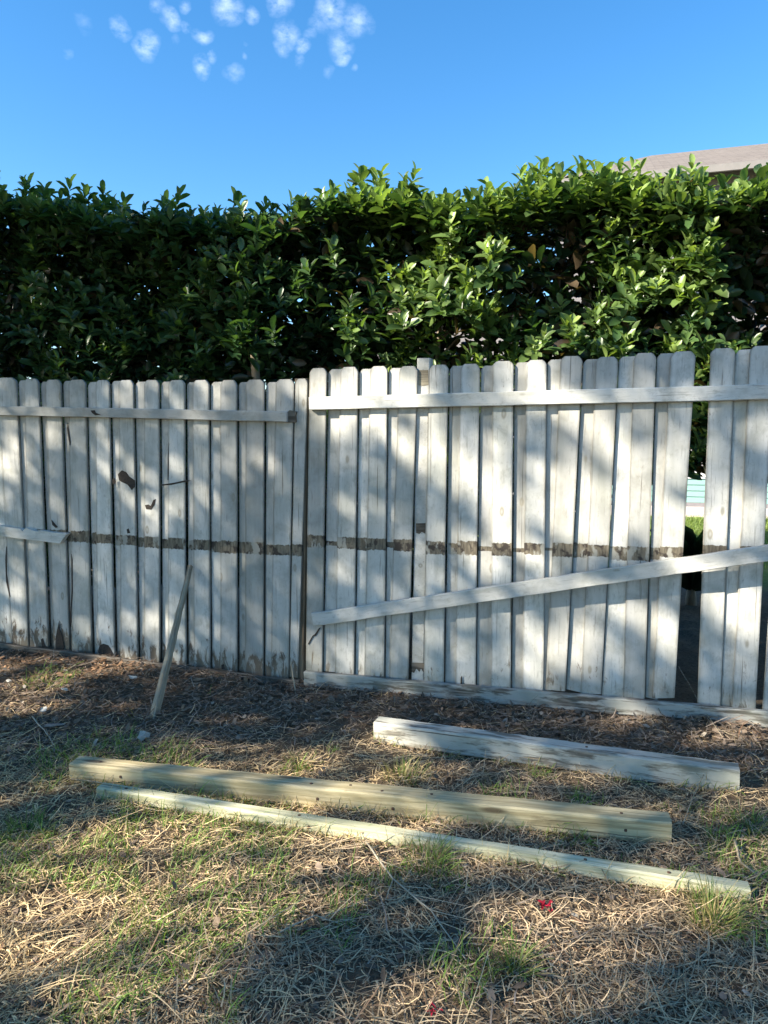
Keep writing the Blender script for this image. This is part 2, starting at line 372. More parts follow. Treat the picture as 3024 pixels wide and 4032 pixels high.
# fronts: ((left, right, y) at top, (left, right, y) at foot) in photo pixels
LF = [((-35,78,175),(32,145,685)), ((119,190,180),(150,243,698)), ((227,303,185),(268,347,715)), ((343,427,185),(366,463,736)),
      ((480,547,187),(492,577,757)), ((594,667,187),(609,693,772)), ((723,797,187),(726,803,785)), ((846,927,187),(848,936,792)),
      ((967,1048,187),(975,1055,808)), ((1106,1188,187),(1106,1189,826)), ((1235,1327,185),(1230,1321,845)), ((1385,1478,183),(1358,1447,862)),
      ((1484,1546,180),(1452,1494,852))]
def px3(q, f): return (f(q[0], q[2])[0], f(q[1], q[2])[0], f(0, q[2])[1])
fl = [(px3(a, z1), px3(b, z2)) for a, b in LF]
RF = [((197,308,248),(172,279,1066),0),((398,513,240),(360,485,1093),0),((592,705,235),(553,682,1112),0),((783,903,235),(714,838,1138),0),
      ((980,1105,226),(945,1073,1165),0),((1183,1310,220),(1148,1281,1182),0),((1393,1530,202),(1382,1510,1192),0),
      ((118,247,190),(90,225,1190),1),((335,477,165),(240,366,1163),1),((562,705,170),(462,595,1193),1),((803,948,145),(733,872,1240),1),
      ((1040,1200,135),(922,1062,1212),1),((1295,1452,115),(1210,1358,1270),1),((1545,1700,100),(1428,1578,1283),1),((1790,1945,85),(1625,1770,1290),1)]
fr = [(px3(a, z5 if k else z3), px3(b, z6 if k else z4)) for a, b, k in RF]
def world_pick(q, off=0.):
    (a, b, y), (c, d, y2) = q
    st = (fp(a, y, off)[0], fp(b, y, off)[0]); zt = fp((a+b)/2, y, off)[1]; sb = (fp(c, y2, off)[0], fp(d, y2, off)[0]); zb = fp((c+d)/2, y2, off)[1]
    return st, zt, sb, zb
def band_z(points):                                   # bare band, photo pixels (x, y upper, y lower) -> function of s
    P = [(fp(x, (a+b)/2)[0], fp(x, (a+b)/2)[1], (fp(x, a)[1]-fp(x, b)[1])/2) for x, a, b in points]
    S_ = [p[0] for p in P]; return lambda s: (float(np.interp(s, S_, [p[1] for p in P])), float(np.interp(s, S_, [p[2] for p in P])))
bl = band_z([(*[z2(x,a)[0]], z2(x,a)[1], z2(x,b)[1]) for x, a, b in ((0,97,142),(360,115,167),(700,142,190),(1000,157,215),(1300,175,232),(1440,185,240))])
br = band_z([(z4(x,a)[0], z4(x,a)[1], z4(x,b)[1]) for x, a, b in ((200,180,258),(400,187,264),(600,196,272),(800,205,288),(1000,215,303),(1200,221,306),(1450,230,312))] +
            [(z6(x,a)[0], z6(x,a)[1], z6(x,b)[1]) for x, a, b in ((350,222,304),(600,237,320),(800,243,338),(1000,247,312),(1400,240,300))])
LP = empty('fence_panel', fw(fp(*z2(700,780))[0], 0), FROT)
tag(LP, 'lower rotten left fence panel of off white pickets with a short broken middle rail', 'fence')
RP = empty('fence_panel', fw(fp(*z4(900,1150))[0], 0), FROT)
tag(RP, 'taller right fence panel of white pickets with a long top rail and one picket missing', 'fence')
allsun = []
def build_panel(quads, parent, mat, band, gap, seed0, skip=(), extra_left=0, extra_right=0):
    W_ = [world_pick(q) for q in quads]
    pitch = W_[3][2][0]-W_[2][2][0]
    for e in range(extra_left):
        st, zt, sb, zb = W_[0]; W_.insert(0, ((st[0]-.135, st[1]-.135), zt+.003, (sb[0]-.135, sb[1]-.135), zb+.004))
    for e in range(extra_right):
        st, zt, sb, zb = W_[-1]; W_.append(((st[0]+.135, st[1]+.135), zt+.004, (sb[0]+.135, sb[1]+.135), zb+.002))
    for i, (st, zt, sb, zb) in enumerate(W_):
        o, s0, z0 = picket(parent, st, zt, sb, zb, (0,0), mat, 0., TH, seed0+i)
        rb = random.Random(seed0*3+i); bz_, bh_ = band(s0); set_band(o, z0, bz_+rb.uniform(-.003,.003), bh_*rb.uniform(.92,1.15))
        j = i-extra_left
        if i+1 < len(W_) and j not in skip:           # the board behind the gap
            st2, zt2, sb2, zb2 = W_[i+1]
            a = (st[1]+gap, st2[0]+.030); b = (sb[1]+gap+(.003 if parent is LP else 0.), sb2[0]+.030)
            if b[1]-b[0] < .05: b = (b[1]-.055, b[1])
            if a[1]-a[0] < .05: a = (a[1]-.055, a[1])
            o, s1, z0 = picket(parent, a, (zt+zt2)/2-.004-.012*random.Random(i*7+seed0).random(), b, (zb+zb2)/2+.004, (0,0), mat, .0185, TH, seed0+100+i)
            bz_, bh_ = band(s1); set_band(o, z0, bz_-.006+rb.uniform(-.005,.005), bh_*(rb.uniform(.85,1.15) if parent is LP or rb.random() < .4 else rb.uniform(.2,.5)))
build_panel(fl, LP, M['paint_l'], bl, .0045, 100, skip=(11, 12), extra_left=10)
build_panel(fr, RP, M['paint_r'], br, .0030, 400, skip=(3, 11, 13), extra_right=9)

def rail(name, parent, pts, h, th, off, mat, ext0=0., ext1=0., n=26, cut=0., bow=0.):
    (a, b), (c, d) = pts; s0, q0 = fp(a, b, off); s1, q1 = fp(c, d, off)
    p0 = fw(s0, q0, off+th/2); p1 = fw(s1, q1, off+th/2); dv = (p1-p0)
    return beam(name, p0-dv*ext0, p1+dv*ext1, th, h, mat, parent, .003, .0014, n, cut=cut, bow=bow)
rail('top_rail', LP, (z1(0,340), z1(1440,371)), .061, .036, -.0375, M['paint_rail'], ext0=.75)
sR0, zR0 = fp(*z3(192,480), -.0395); sR1, zR1 = fp(*z5(1659,375), -.0395)
beam('top_rail', fw(sR0, zR0, -.0195), fw(sR1, zR1, -.0195)+FT*1.3, .038, .074, M['paint_rail'], RP, .003, .0015, 30)
# dark notch where the left rail stops
nb = empty('tmp', (0,0,0)); bpy.data.objects.remove(nb)
def fence_prism(name, pts, off, th, mat, parent):
    P = [fp(*p, off) for p in pts]; s0 = sum(p[0] for p in P)/len(P); zz = min(p[1] for p in P)
    loc = parent_inv(parent) @ fw(s0, zz, off)
    return prism(name, [(p[0]-s0, p[1]-zz) for p in P], 0, th, mat, parent, loc, 0)
fence_prism('rail_stub', [z1(*p) for p in ((1442,350),(1455,338),(1490,345),(1484,362),(1486,398),(1442,400))], -.016, .0155, M['rot_board'], LP)
o = fence_prism('middle_rail', [z2(*p) for p in ((-460,48),(-300,62),(-120,78),(0,90),(60,100),(100,104),(112,118),(130,100),(160,112),(185,118),(200,112),(250,121),(335,130),(318,152),(300,178),(150,160),(0,141),(-460,92))], -.040, .038, M['paint_rail'], LP)
o['label'] = 'short broken middle rail with a torn upper edge'
# splintered holes in the left panel
for pts in (((562,690),(575,680),(580,700),(568,715)), ((592,660),(612,640),(635,650),(650,672),(676,690),(678,722),(662,740),(640,712),(612,700),(598,690)),
            ((728,815),(745,812),(757,820),(770,790),(782,785),(776,815),(760,838),(735,836)), ((806,712),(860,705),(935,690),(960,692),(935,698),(862,714),(808,718)),
            ((336,430),(340,400),(345,440),(354,500),(350,515),(342,470)), ((258,890),(270,905),(288,925),(280,930),(262,915)), ((636,938),(646,932),(655,955),(640,958)),
            ((842,580),(846,500),(848,640),(846,690),(842,690)), ((455,340),(475,338),(480,352),(505,360),(478,364),(462,352))):
    ra = pts[0][1] < 400 and pts[0][0] > 400
    fence_prism('rot_hole', [z1(*p) for p in pts], -.0415 if ra else -.0048, .0042, M['dark_hole'], LP)
for pts in (((285,620),(295,575),(300,610),(310,640),(322,700),(318,715),(280,712),(278,660)), ((500,690),(520,682),(545,690),(560,715),(575,740),(570,752),(498,748),(492,720)),
            ((30,190),(34,200),(36,330),(52,445),(48,452),(30,370),(26,260)), ((358,230),(364,260),(366,420),(356,600),(352,560),(360,400)), ((632,690),(640,684),(650,720),(665,735),(660,748),(640,735)),
            ((205,660),(214,655),(225,690),(236,700),(212,700)), ((865,690),(880,680),(884,720),(878,760),(862,752)), ((1112,790),(1122,785),(1128,808),(1114,812))):
    fence_prism('rot_hole', [z2(*p) for p in pts], -.0048, .0042, M['dark_hole'], LP)
for pts in (((258,785),(270,782),(238,835),(222,840),(190,893),(186,888),(215,836),(232,824)), ((988,1105),(1010,1102),(1030,1128),(1036,1150),(1000,1150),(985,1130)), ((1184,1110),(1192,1095),(1194,1168),(1182,1172))):
    fence_prism('rot_hole', [z4(*p) for p in pts], -.0048, .0042, M['dark_hole'], RP)
# posts
def post(parent, s, zt, w, off, mat, z0=-.1, tilt=0.):
    p0 = fw(s, z0, off+w/2); p1 = fw(s+tilt, zt, off+w/2)
    return beam('post', p0, p1, w, w, mat, parent, .006, .001, 12, up=FN)
s_a = fp(*z1(1549,185), .018)[0]; s_b = fp(*z2(1526,850), .018)[0]
post(LP, s_b-.044, fp(*z1(1535,178), .018)[1], .086, .0175, M['post'], tilt=s_a-s_b)
sp0 = fp(*z4(902,1100), .018)[0]; sp1 = fp(*z3(942,190), .018)[0]
post(RP, sp0, fp(*z3(942,182), .018)[1], .076, .0175, M['paint_r'], tilt=sp1-sp0, z0=.06)
fence_prism('bare_wood_strip', [z3(*p) for p in ((908,262),(972,260),(975,358),(940,364),(908,360))], .0165, .0008, M['stake'], RP)
fence_prism('bare_wood_strip', [z3(*p) for p in ((892,1262),(955,1260),(953,1330),(930,1318),(915,1332),(893,1325))], .0165, .0008, M['rot_board'], RP)
fence_prism('bare_wood_strip', [z4(*p) for p in ((865,1010),(945,1012),(942,1075),(925,1050),(915,1072),(895,1050),(880,1078),(864,1070))], .0165, .0008, M['rot_board'], RP)
s14 = fp(*z6(1640,800), .02)[0]
post(RP, s14+1.15, fp(*z5(1790,60))[1], .088, .0175, M['paint_r'])
post(LP, fp(*z2(30,300))[0]-.9, 1.9, .088, .0175, M['post'])
# kick boards at the foot
def footboard(name, parent, pts, off, th, h, mat, **k):
    pass
a0, za0 = fp(*z4(160,1118), -.045); a1, za1 = fp(*z6(1659,1338), -.055)
kb = beam('kick_board', fw(a0, za0, -.03), fw(a1, za1, -.035)+FT*1.2, .038, .088, M['grey_board'], RP, .006, .003, 40)
b0, zb0 = fp(*z2(-600,640), -.04); b1, zb1 = fp(*z2(640,790), -.05)
beam('kick_board', fw(b0, zb0+.015, -.03), fw(b1, zb1+.01, -.06), .03, .075, M['rot_board'], LP, .006, .004, 30)
b2, zb2 = fp(*z2(300,730), -.1); b3, zb3 = fp(*z2(1500,885), -.05)
beam('kick_board', fw(b2, zb2-.01, -.09), fw(b3, zb3-.004, -.04), .03, .05, M['rot_board'], LP, .006, .004, 30)

# fallen rail leaning across the right panel
l0, lz0 = fp(*z4(215,733), -.045); l1, lz1 = fp(*z6(1659,290), -.14)
p0 = fw(l0, lz0, -.024); p1 = fw(l1, lz1, -.12); dv = p1-p0
fr_ = beam('fallen_rail', p0, p1+dv*.22, .036, .079, M['paint_rail'], None, .003, .0015, 34, cut=-.14)
tag(fr_, 'long white rail fallen loose and slanting up across the right fence panel', 'fence rail')

# ------------------------------------------------------------------ timbers on the lawn and the leaning stake
def gpt(px, py, dz=0.):
    p = gp(px, py, .02); z = float(gz(p.x, p.y)); p = gp(px, py, z+dz); return p
def t1(x, y): return x/1.106, 2500+y/1.106
def t2(x, y): return 1400+x/1.0215, 2600+y/1.0215
def timber(name, a, b, w, h, mat, label, dz, nails=(), cracks=0):
    p, q = gpt(*a), gpt(*b); x = (q-p).normalized(); back = Vector((-x.y, x.x, 0)).normalized()
    o = empty(name, p + back*w/2, 0)
    body = beam('beam', p+back*w/2+Vector((0,0,h/2-dz)), q+back*w/2+Vector((0,0,h/2-dz)), w, h, mat, o, .006, .0012, 30)
    L = (q-p).length
    for f, u, top in nails:                            # nail heads in the timber
        base = p + (q-p)*f
        c = base + back*(w*u) + Vector((0,0,h-dz+.0005)) if top else base + Vector((0,0,h*u-dz)) - back*.0005
        n = Vector((0,0,1)) if top else -back
        st = [(c-n*.004, .0055, .0055, x, n.cross(x)), (c+n*.0015, .0055, .0055, x, n.cross(x)), (c+n*.0022, .003, .003, x, n.cross(x))]
        V, F = loft([(k[0]-o.location, *k[1:]) for k in st], .0022); link('nail', py_mesh('nail', V, F), M['nail'], body if False else o)
    tag(o, label, 'timber', 'timbers lying on the yard'); return o, p, q
timber('timber', t2(72,322), t2(1543,533), .09, .105, M['white_timber'], 'short square timber with flaking white paint lying nearest the fence', .012, [(.62,.5,True)])
timber('timber', t1(303,640), t2(1270,742), .089, .089, M['timber'], 'thick square unpainted yellow timber lying in the middle of the three', .006,
       [(.05,.5,True),(.44,.4,True),(.505,.6,True),(.56,.35,True),(.64,.5,True),(.93,.45,True),(.10,.6,False),(.455,.5,False),(.935,.5,False),(.58,.4,False)])
timber('timber', (380,3142), (2954,3556), .055, .050, M['timber_pale'], 'slender pale yellow timber lying nearest the camera beside the grass tussock', .004,
       [(.05,.5,True),(.36,.5,True),(.38,.5,False),(.62,.3,False),(.72,.3,False),(.79,.5,True),(.90,.5,True)])
sb = gpt(*z2(757,1070), 0); s_t, z_t = fp(*z2(957,292), -.03)
stk = beam('leaning_stake', sb-Vector((0,0,.05)), fw(s_t, z_t, -.03), .040, .045, M['stake'], None, .005, .0015, 16, up=FN, taper=.62)
tag(stk, 'grey unpainted wooden stake leaning against the left fence panel', 'stake')
tw = gpt(*z2(1488,938)); s_t, z_t = fp(*z2(1460,770), -.02)
tag(beam('stick', tw-Vector((0,0,.01)), fw(s_t, z_t, -.02), .009, .010, M['stake'], None, .003, .001, 10, up=FN, taper=.5),
    'thin pale stick propped against the foot of the post between the panels', 'stick')

# ------------------------------------------------------------------ leaf helper
LEAF_T = np.array([0,.24,.55,.84,1.]); LEAF_W = np.array([.12,.70,1.,.80,.10])
def leaf_template(fold=.22, droop=.18):
    V = []
    for tt_, w in zip(LEAF_T, LEAF_W):
        z0 = -droop*tt_**2
        V += [(tt_, -w*.5, z0+fold*w*.5), (tt_, 0, z0), (tt_, w*.5, z0+fold*w*.5)]
    Q = []
    for i in range(4):
        a = i*3; Q += [(a, a+3, a+4, a+1), (a+1, a+4, a+5, a+2)]
    return np.array(V), np.array(Q)
def quad_leaf():
    return np.array([(0,0,0),(.5,-.5,.04),(1,0,0),(.5,.5,.04)], float), np.array([(0,1,2,3)])
def instance(T, TQ, P, D, N, L, Wd, col=None):
    """place template (x along D, z along N) at points P with length L and width Wd"""
    D = D/np.linalg.norm(D, axis=1, keepdims=True); Yv = np.cross(N, D); Yv /= np.linalg.norm(Yv, axis=1, keepdims=True)+1e-9; N2 = np.cross(D, Yv)
    n = len(P); k = len(T)
    V = (P[:, None] + D[:, None]*(T[None, :, 0:1]*L[:, None, None]) + Yv[:, None]*(T[None, :, 1:2]*Wd[:, None, None]) + N2[:, None]*(T[None, :, 2:3]*L[:, None, None])).reshape(-1, 3)
    Q = (TQ[None] + (np.arange(n)*k)[:, None, None]).reshape(-1, TQ.shape[1])
    c = np.repeat(col, k, axis=0) if col is not None else None
    return V, Q, c
def unit(a): return a/(np.linalg.norm(a, axis=-1, keepdims=True)+1e-9)

# ------------------------------------------------------------------ hedge
HT = [(-400,430),(-150,440),(0,425),(40,395),(95,392),(130,415),(200,408),(300,432),(350,452),(400,428),(480,430),(560,435),(640,442),(700,408),(790,396),(870,405),(915,390),(960,410),
      (1040,412),(1110,400),(1150,378),(1200,382),(1260,372),(1310,350),(1370,358),(1400,366),(1470,345),(1530,365),(1590,358),(1640,338),(1750,335),(2100,320)]
HOFF = .95
hs_ = []; hz_ = []
for x, y in HT:
    s_, z_ = fp(*d2(x, y), HOFF+.1); hs_.append(s_); hz_.append(z_)
def htop(s): return np.interp(s, hs_, hz_)-.12-.04*np.clip((np.asarray(s)-.9)/.4, 0, 1)-.05*np.exp(-((np.asarray(s)-1.7)/.35)**2)-.05*np.clip((-.3-np.asarray(s))/.5, 0, 1)
def hbot(s): return np.interp(s, [-5,.9,1.3,6], [.35,.4,1.32,1.25])
def to_world(s, off, z):
    return np.stack([F0.x+FT.x*s+FN.x*off, F0.y+FT.y*s+FN.y*off, z], 1)
SMIN, SMAX = -4.3, 5.2
HP, HD, HN, HL, HW, HC = [], [], [], [], [], []
def add_leaves(P, D, N, L, W_, col):
    HP.append(P); HD.append(D); HN.append(N); HL.append(L); HW.append(W_); HC.append(col)
def front_off(s, z):                                  # uneven front face of the hedge
    return .42 + .34*vnoise(s, z, 1.6, 11) + .34*vnoise(s, z, 4.2, 12)
def rosettes(s, off, z, axis, young, nl=8, Lr=(.085,.148)):
    n = len(s); base = to_world(s, off, z)
    axis = unit(axis); tmp = np.where(np.abs(axis[:, 2:3]) < .9, np.array([[0,0,1.]]), np.array([[1.,0,0]])); u = unit(np.cross(axis, tmp)); w = np.cross(axis, u)
    ph0 = rng.uniform(0, 6.28, n)
    size = rng.uniform(.75, 1.15, n)
    for j in range(nl):
        keep = rng.random(n) < .92; ph = ph0 + j*2.4 + rng.normal(0, .2, n)
        el = np.clip(1.15 - j*.13 + rng.normal(0, .14, n), -.35, 1.35)
        rad = u*np.cos(ph)[:, None] + w*np.sin(ph)[:, None]
        D = rad*np.cos(el)[:, None] + axis*np.sin(el)[:, None]
        N = axis*np.cos(el)[:, None] - rad*np.sin(el)[:, None]
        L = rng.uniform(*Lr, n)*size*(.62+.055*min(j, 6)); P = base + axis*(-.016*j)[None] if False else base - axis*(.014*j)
        left_shade = np.clip((-.25-s)/.5, 0, 1)  # tree shade over the left end, painted into the leaf colours
        yv = np.clip(young*(1-.6*left_shade)*(1-j*.11)+rng.normal(0, .07, n), 0, 1)[:, None]
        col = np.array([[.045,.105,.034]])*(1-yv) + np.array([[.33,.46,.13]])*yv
        col = col*rng.uniform(.75, 1.25, (n, 1))*(1-left_shade[:, None]*np.array([[.22,.12,.0]]))
        add_leaves(P[keep], D[keep], N[keep], L[keep], (L*rng.uniform(.40,.52, n))[keep], col[keep])
# front face
nf = 3200; s = rng.uniform(SMIN, SMAX, nf); z = hbot(s)+(htop(s)-hbot(s))*rng.random(nf)**.8
bare = vnoise(s, z, 1.9, 31)*.65+vnoise(s, z, 5.0, 32)*.35; k = bare < np.where(s < -1.0, .74, .62); s, z = s[k], z[k]
off = front_off(s, z)+rng.normal(0, .04, len(s)); n = len(s)
ax = np.stack([rng.normal(0,.35,n), rng.normal(-.55,.35,n), rng.uniform(.35,1.25,n)], 1)
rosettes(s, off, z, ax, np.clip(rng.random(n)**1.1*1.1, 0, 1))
# second layer, deeper
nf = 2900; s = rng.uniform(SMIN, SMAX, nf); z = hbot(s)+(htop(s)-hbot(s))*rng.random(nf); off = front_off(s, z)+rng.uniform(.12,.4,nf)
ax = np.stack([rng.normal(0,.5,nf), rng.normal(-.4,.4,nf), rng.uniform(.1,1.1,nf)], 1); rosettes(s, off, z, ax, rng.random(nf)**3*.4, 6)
# top
nf = 2000; s = rng.uniform(SMIN, SMAX, nf); off = rng.uniform(.55, 1.6, nf); z = htop(s)-np.abs(rng.normal(0,.045,nf))-.02-np.abs(off-1.05)*.10+.05*(vnoise(s, off, 3, 13)-.5)
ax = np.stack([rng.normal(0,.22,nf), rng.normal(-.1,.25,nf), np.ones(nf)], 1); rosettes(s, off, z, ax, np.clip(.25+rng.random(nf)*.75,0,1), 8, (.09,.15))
# tall leading shoots that break the outline
nf = 250; s = rng.uniform(SMIN, SMAX, nf); off = rng.uniform(.7, 1.3, nf); z = htop(s)+rng.uniform(-.02,.12,nf)
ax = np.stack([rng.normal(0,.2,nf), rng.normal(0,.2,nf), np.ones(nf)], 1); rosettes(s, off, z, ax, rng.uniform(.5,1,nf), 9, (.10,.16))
# twigs of leaves in front of the one stem that shows
nf = 26; s0_ = fp(*d2(552,790), .6)[0]; s = s0_+rng.normal(0,.10,nf); z = rng.uniform(2.12,2.6,nf); off = rng.uniform(.46,.60,nf)
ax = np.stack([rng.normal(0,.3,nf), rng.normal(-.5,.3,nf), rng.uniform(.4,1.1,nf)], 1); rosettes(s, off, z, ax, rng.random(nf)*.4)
# filler leaves through the volume
nf = 52000; s = rng.uniform(SMIN, SMAX, nf); z = hbot(s)+(htop(s)-.05-hbot(s))*rng.random(nf); off = front_off(s, z)+.05+rng.random(nf)**.9*1.0
k = rng.random(nf) < np.where(s > .2, np.where(z < 1.9, .42, .8), 1.0); s, z, off = s[k], z[k], off[k]; n = len(s)
D = unit(rng.normal(0,1,(n,3))*np.array([1,1,.6])); N = unit(rng.normal(0,.6,(n,3))+np.array([0,-.3,.8])); L = rng.uniform(.08,.15,n)
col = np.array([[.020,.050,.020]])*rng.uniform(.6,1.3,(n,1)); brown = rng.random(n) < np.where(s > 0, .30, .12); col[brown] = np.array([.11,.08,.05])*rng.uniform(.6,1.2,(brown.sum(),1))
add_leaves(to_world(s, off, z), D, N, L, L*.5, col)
T, TQ = leaf_template()
Pa = np.concatenate(HP); sa = (Pa[:,0]-F0.x)*FT.x+(Pa[:,1]-F0.y)*FT.y; oa = (Pa[:,0]-F0.x)*FN.x+(Pa[:,1]-F0.y)*FN.y; kp = np.ones(len(Pa), bool)
for hx_, hy_, hr_ in ((1418,690,.10),(1590,702,.12),(945,744,.075),(1003,745,.07),(1070,748,.05),(1290,640,.06),(1500,600,.05)):   # thin places where one sees through the hedge
    s_, z_ = fp(*d2(hx_, hy_), .8); dz_ = (952-hy_)/1597; dx_ = (hx_-830)/1597
    q_ = np.hypot((sa-s_-dx_*(oa-.8)*1.25)*.6, Pa[:,2]-z_-dz_*(oa-.8)); kp &= ~((q_ < hr_) & (rng.random(len(Pa)) < .9))
Kf = lambda A: np.concatenate(A)[kp]
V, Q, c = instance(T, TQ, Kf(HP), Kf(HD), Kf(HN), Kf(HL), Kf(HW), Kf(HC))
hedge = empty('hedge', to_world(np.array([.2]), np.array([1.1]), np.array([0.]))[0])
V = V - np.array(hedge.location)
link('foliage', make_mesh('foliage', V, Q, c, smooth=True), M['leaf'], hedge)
tag(hedge, 'tall dense green hedge of broad glossy leaves growing behind the white fence', 'hedge')
# stems
def tube_pts(pts, rads, sides=7):
    V, F = [], []
    for i, (p, r) in enumerate(zip(pts, rads)):
        d = (pts[min(i+1, len(pts)-1)]-pts[max(i-1, 0)]).normalized(); a = d.cross(Vector((.31,.9,.2))).normalized(); b_ = d.cross(a)
        for j in range(sides):
            w = j/sides*6.283; V.append(p + a*math.cos(w)*r + b_*math.sin(w)*r)
    for i in range(len(pts)-1):
        for j in range(sides): j2 = (j+1) % sides; F.append((i*sides+j, i*sides+j2, (i+1)*sides+j2, (i+1)*sides+j))
    F.append(tuple(range(sides-1, -1, -1))); F.append(tuple((len(pts)-1)*sides+j for j in range(sides)))
    return V, F
def merge(parts):
    V, F = [], []
    for v, f in parts:
        k = len(V); V += v; F += [tuple(i+k for i in q) for q in f]
    return V, F
def stem(s, off, ztop, r0, seed, nb=14):
    rr = random.Random(seed); base = fw(s, float(gz(*(fw(s,0,off).xy)))-.03, off); pts = []; 
    lean = FT*rr.uniform(-.12,.12)
    for i in range(8):
        f = i/7; pts.append(base + Vector((0,0,ztop*f)) + lean*f + FT*rr.uniform(-.012,.012) + FN*rr.uniform(-.012,.012))
    parts = [tube_pts(pts, [r0*(1-.6*i/7) for i in range(8)])]
    for b_ in range(nb):
        f = rr.uniform(.2,.97); p = base + Vector((0,0,ztop*f)) + lean*f; d = Vector((FT*rr.uniform(-1,1) + FN*rr.uniform(-.35,.9)) + Vector((0,0,rr.uniform(.3,1.1)))).normalized()
        L = rr.uniform(.3,.75); q = [p + d*L*k/4 + Vector((0,0,.04*k*k/16)) + FT*rr.uniform(-.02,.02) for k in range(5)]
        parts.append(tube_pts(q, [r0*.38*(1-.17*k) for k in range(5)], 5))
    V, F = merge(parts); V = [v-Vector(hedge.location) for v in V]
    link('trunk', py_mesh('trunk', V, F, smooth=True), M['bark'], hedge)
s_tr = fp(*d2(552,790), .5)[0]; s_tr2 = fp(*d2(905,760), .75)[0]; s_tr3 = fp(*d2(1292,650), .7)[0]
stem(s_tr, .66, 2.4, .060, 1, 0); stem(s_tr2, .95, 2.7, .030, 2); stem(s_tr3, 1.1, 2.7, .030, 3)
k = 4
for sx_ in (-3.9,-3.2,-2.6,-2.0,-1.5,.9,2.7,3.3,4.0,4.7):
    stem(sx_, random.uniform(1.15,1.35), 2.6, random.uniform(.022,.034), k); k += 1

# ------------------------------------------------------------------ house, patio and yucca behind
M['stucco'] = mat_plain('stucco', (.17,.158,.168), (.21,.195,.20), 12, .9, 0, .2)
M['teal'] = mat_plain('teal_siding', (.16,.30,.28), (.20,.34,.31), 6, .7, 0, 0, (1,1,12))
M['white_trim'] = mat_plain('white_trim', (.72,.73,.72), (.64,.65,.64), 6, .5)
M['glass'] = mat_plain('window_glass', (.05,.06,.07), (.07,.08,.09), 2, .08)
M['pave'] = mat_plain('patio_concrete', (.55,.47,.43), (.47,.41,.38), 9, .85)
m, t, b = material('roof_shingle'); tcx = t.new('ShaderNodeTexCoord'); br_ = t.new('ShaderNodeTexBrick'); t.l.new(t.mapv(tcx.outputs['Object'], (1,1,1)), br_.inputs[0])
br_.inputs['Color1'].default_value = (.19,.16,.135,1); br_.inputs['Color2'].default_value = (.13,.108,.09,1); br_.inputs['Mortar'].default_value = (.10,.08,.07,1)
br_.inputs['Scale'].default_value = 1; br_.inputs['Brick Width'].default_value = .32; br_.inputs['Row Height'].default_value = .15; br_.inputs['Mortar Size'].default_value = .012
t.l.new(t.mix(t.ramp(t.noise(tcx.outputs['Object'], 9), .3, .7, 0, .5), br_.outputs[0], (.22,.19,.165)), b.inputs['Base Color']); b.inputs['Roughness'].default_value = .9; M['roof'] = m
HROT = math.atan2(-.3, 1); hx = Vector((math.cos(HROT), math.sin(HROT), 0)); hn = Vector((-math.sin(HROT), math.cos(HROT), 0))
HO = Vector((3.75, 16.38, .05))                         # left front corner of the tall part
house = empty('house', HO, HROT); tag(house, 'two storey grey house with brown shingle hip roof beyond the hedge', 'house')
def hbox(name, x0, x1, y0, y1, za, zb, mat, parent, origin=None):
    V = [(x,y,z) for z in (za,zb) for y in (y0,y1) for x in (x0,x1)]; F = [(0,2,3,1),(4,5,7,6),(0,1,5,4),(1,3,7,5),(3,2,6,7),(2,0,4,6)]
    return link(name, py_mesh(name, V, F), mat, parent)
EZ = 6.84
hbox('wall', 0, 13, 0, 8, .0, EZ, M['stucco'], house)
hbox('wing_wall', -4.6, -.002, .6, 7, 0, 4.4, M['stucco'], house)
Vs, Fs = [], []
for i in range(4):
    za, zb = .16+i*.125, .16+i*.125+.122; k_ = len(Vs); Vs += [(x,y,z) for z, yf in ((za,-.045),(zb,-.022)) for y in (yf,-.002) for x in (-.02,13.02)]; Fs += [tuple(k_+q for q in f) for f in ((0,2,3,1),(4,5,7,6),(0,1,5,4),(1,3,7,5),(3,2,6,7),(2,0,4,6))]
link('siding', py_mesh('siding', Vs, Fs), M['teal'], house)
hbox('plinth', -.02, 13.03, -.05, -.002, 0, .157, M['stucco'], house)
hbox('trim', -.02, 13.02, -.06, -.002, .663, .80, M['white_trim'], house)
OV = .45
V = [(-OV,-OV,EZ),(13+OV,-OV,EZ),(13+OV,8+OV,EZ),(-OV,8+OV,EZ),(2.0,4,EZ+1.85),(10.5,4,EZ+1.85)]
link('roof', py_mesh('roof', V, [(0,1,5,4),(1,2,5),(2,3,4,5),(3,0,4),(3,2,1,0)]), M['roof'], house)
M['fascia'] = mat_plain('fascia_paint', (.24,.22,.21), (.19,.18,.17), 6, .6)
hbox('fascia', -OV-.02, 13+OV+.02, -OV-.03, -OV+.03, EZ-.14, EZ-.004, M['fascia'], house)
V = [(-4.9,.2,4.4),(-.47,.2,4.4),(-.47,7.3,4.4),(-4.9,7.3,4.4),(-2.5,3.6,5.0),(-.47,3.6,5.0)]
link('wing_roof', py_mesh('wing_roof', V, [(0,1,5,4),(1,2,5),(2,3,4,5),(3,0,4),(3,2,1,0)]), M['roof'], house)
for (wx, wz, ww, wh) in ((1.6,3.3,1.5,1.3),(4.5,3.3,1.6,1.3),(8.5,3.3,1.6,1.3),(-3.2,1.2,1.6,1.2)):
    y_ = 0 if wx > 0 else .6
    w_ = hbox('window', wx-.1, wx+ww+.1, y_-.06, y_-.002, wz-.1, wz+wh+.1, M['white_trim'], house)
    hbox('pane', wx, wx+ww, y_-.064, y_-.0605, wz, wz+wh, M['glass'], w_)
px0 = HO-hn*1.9
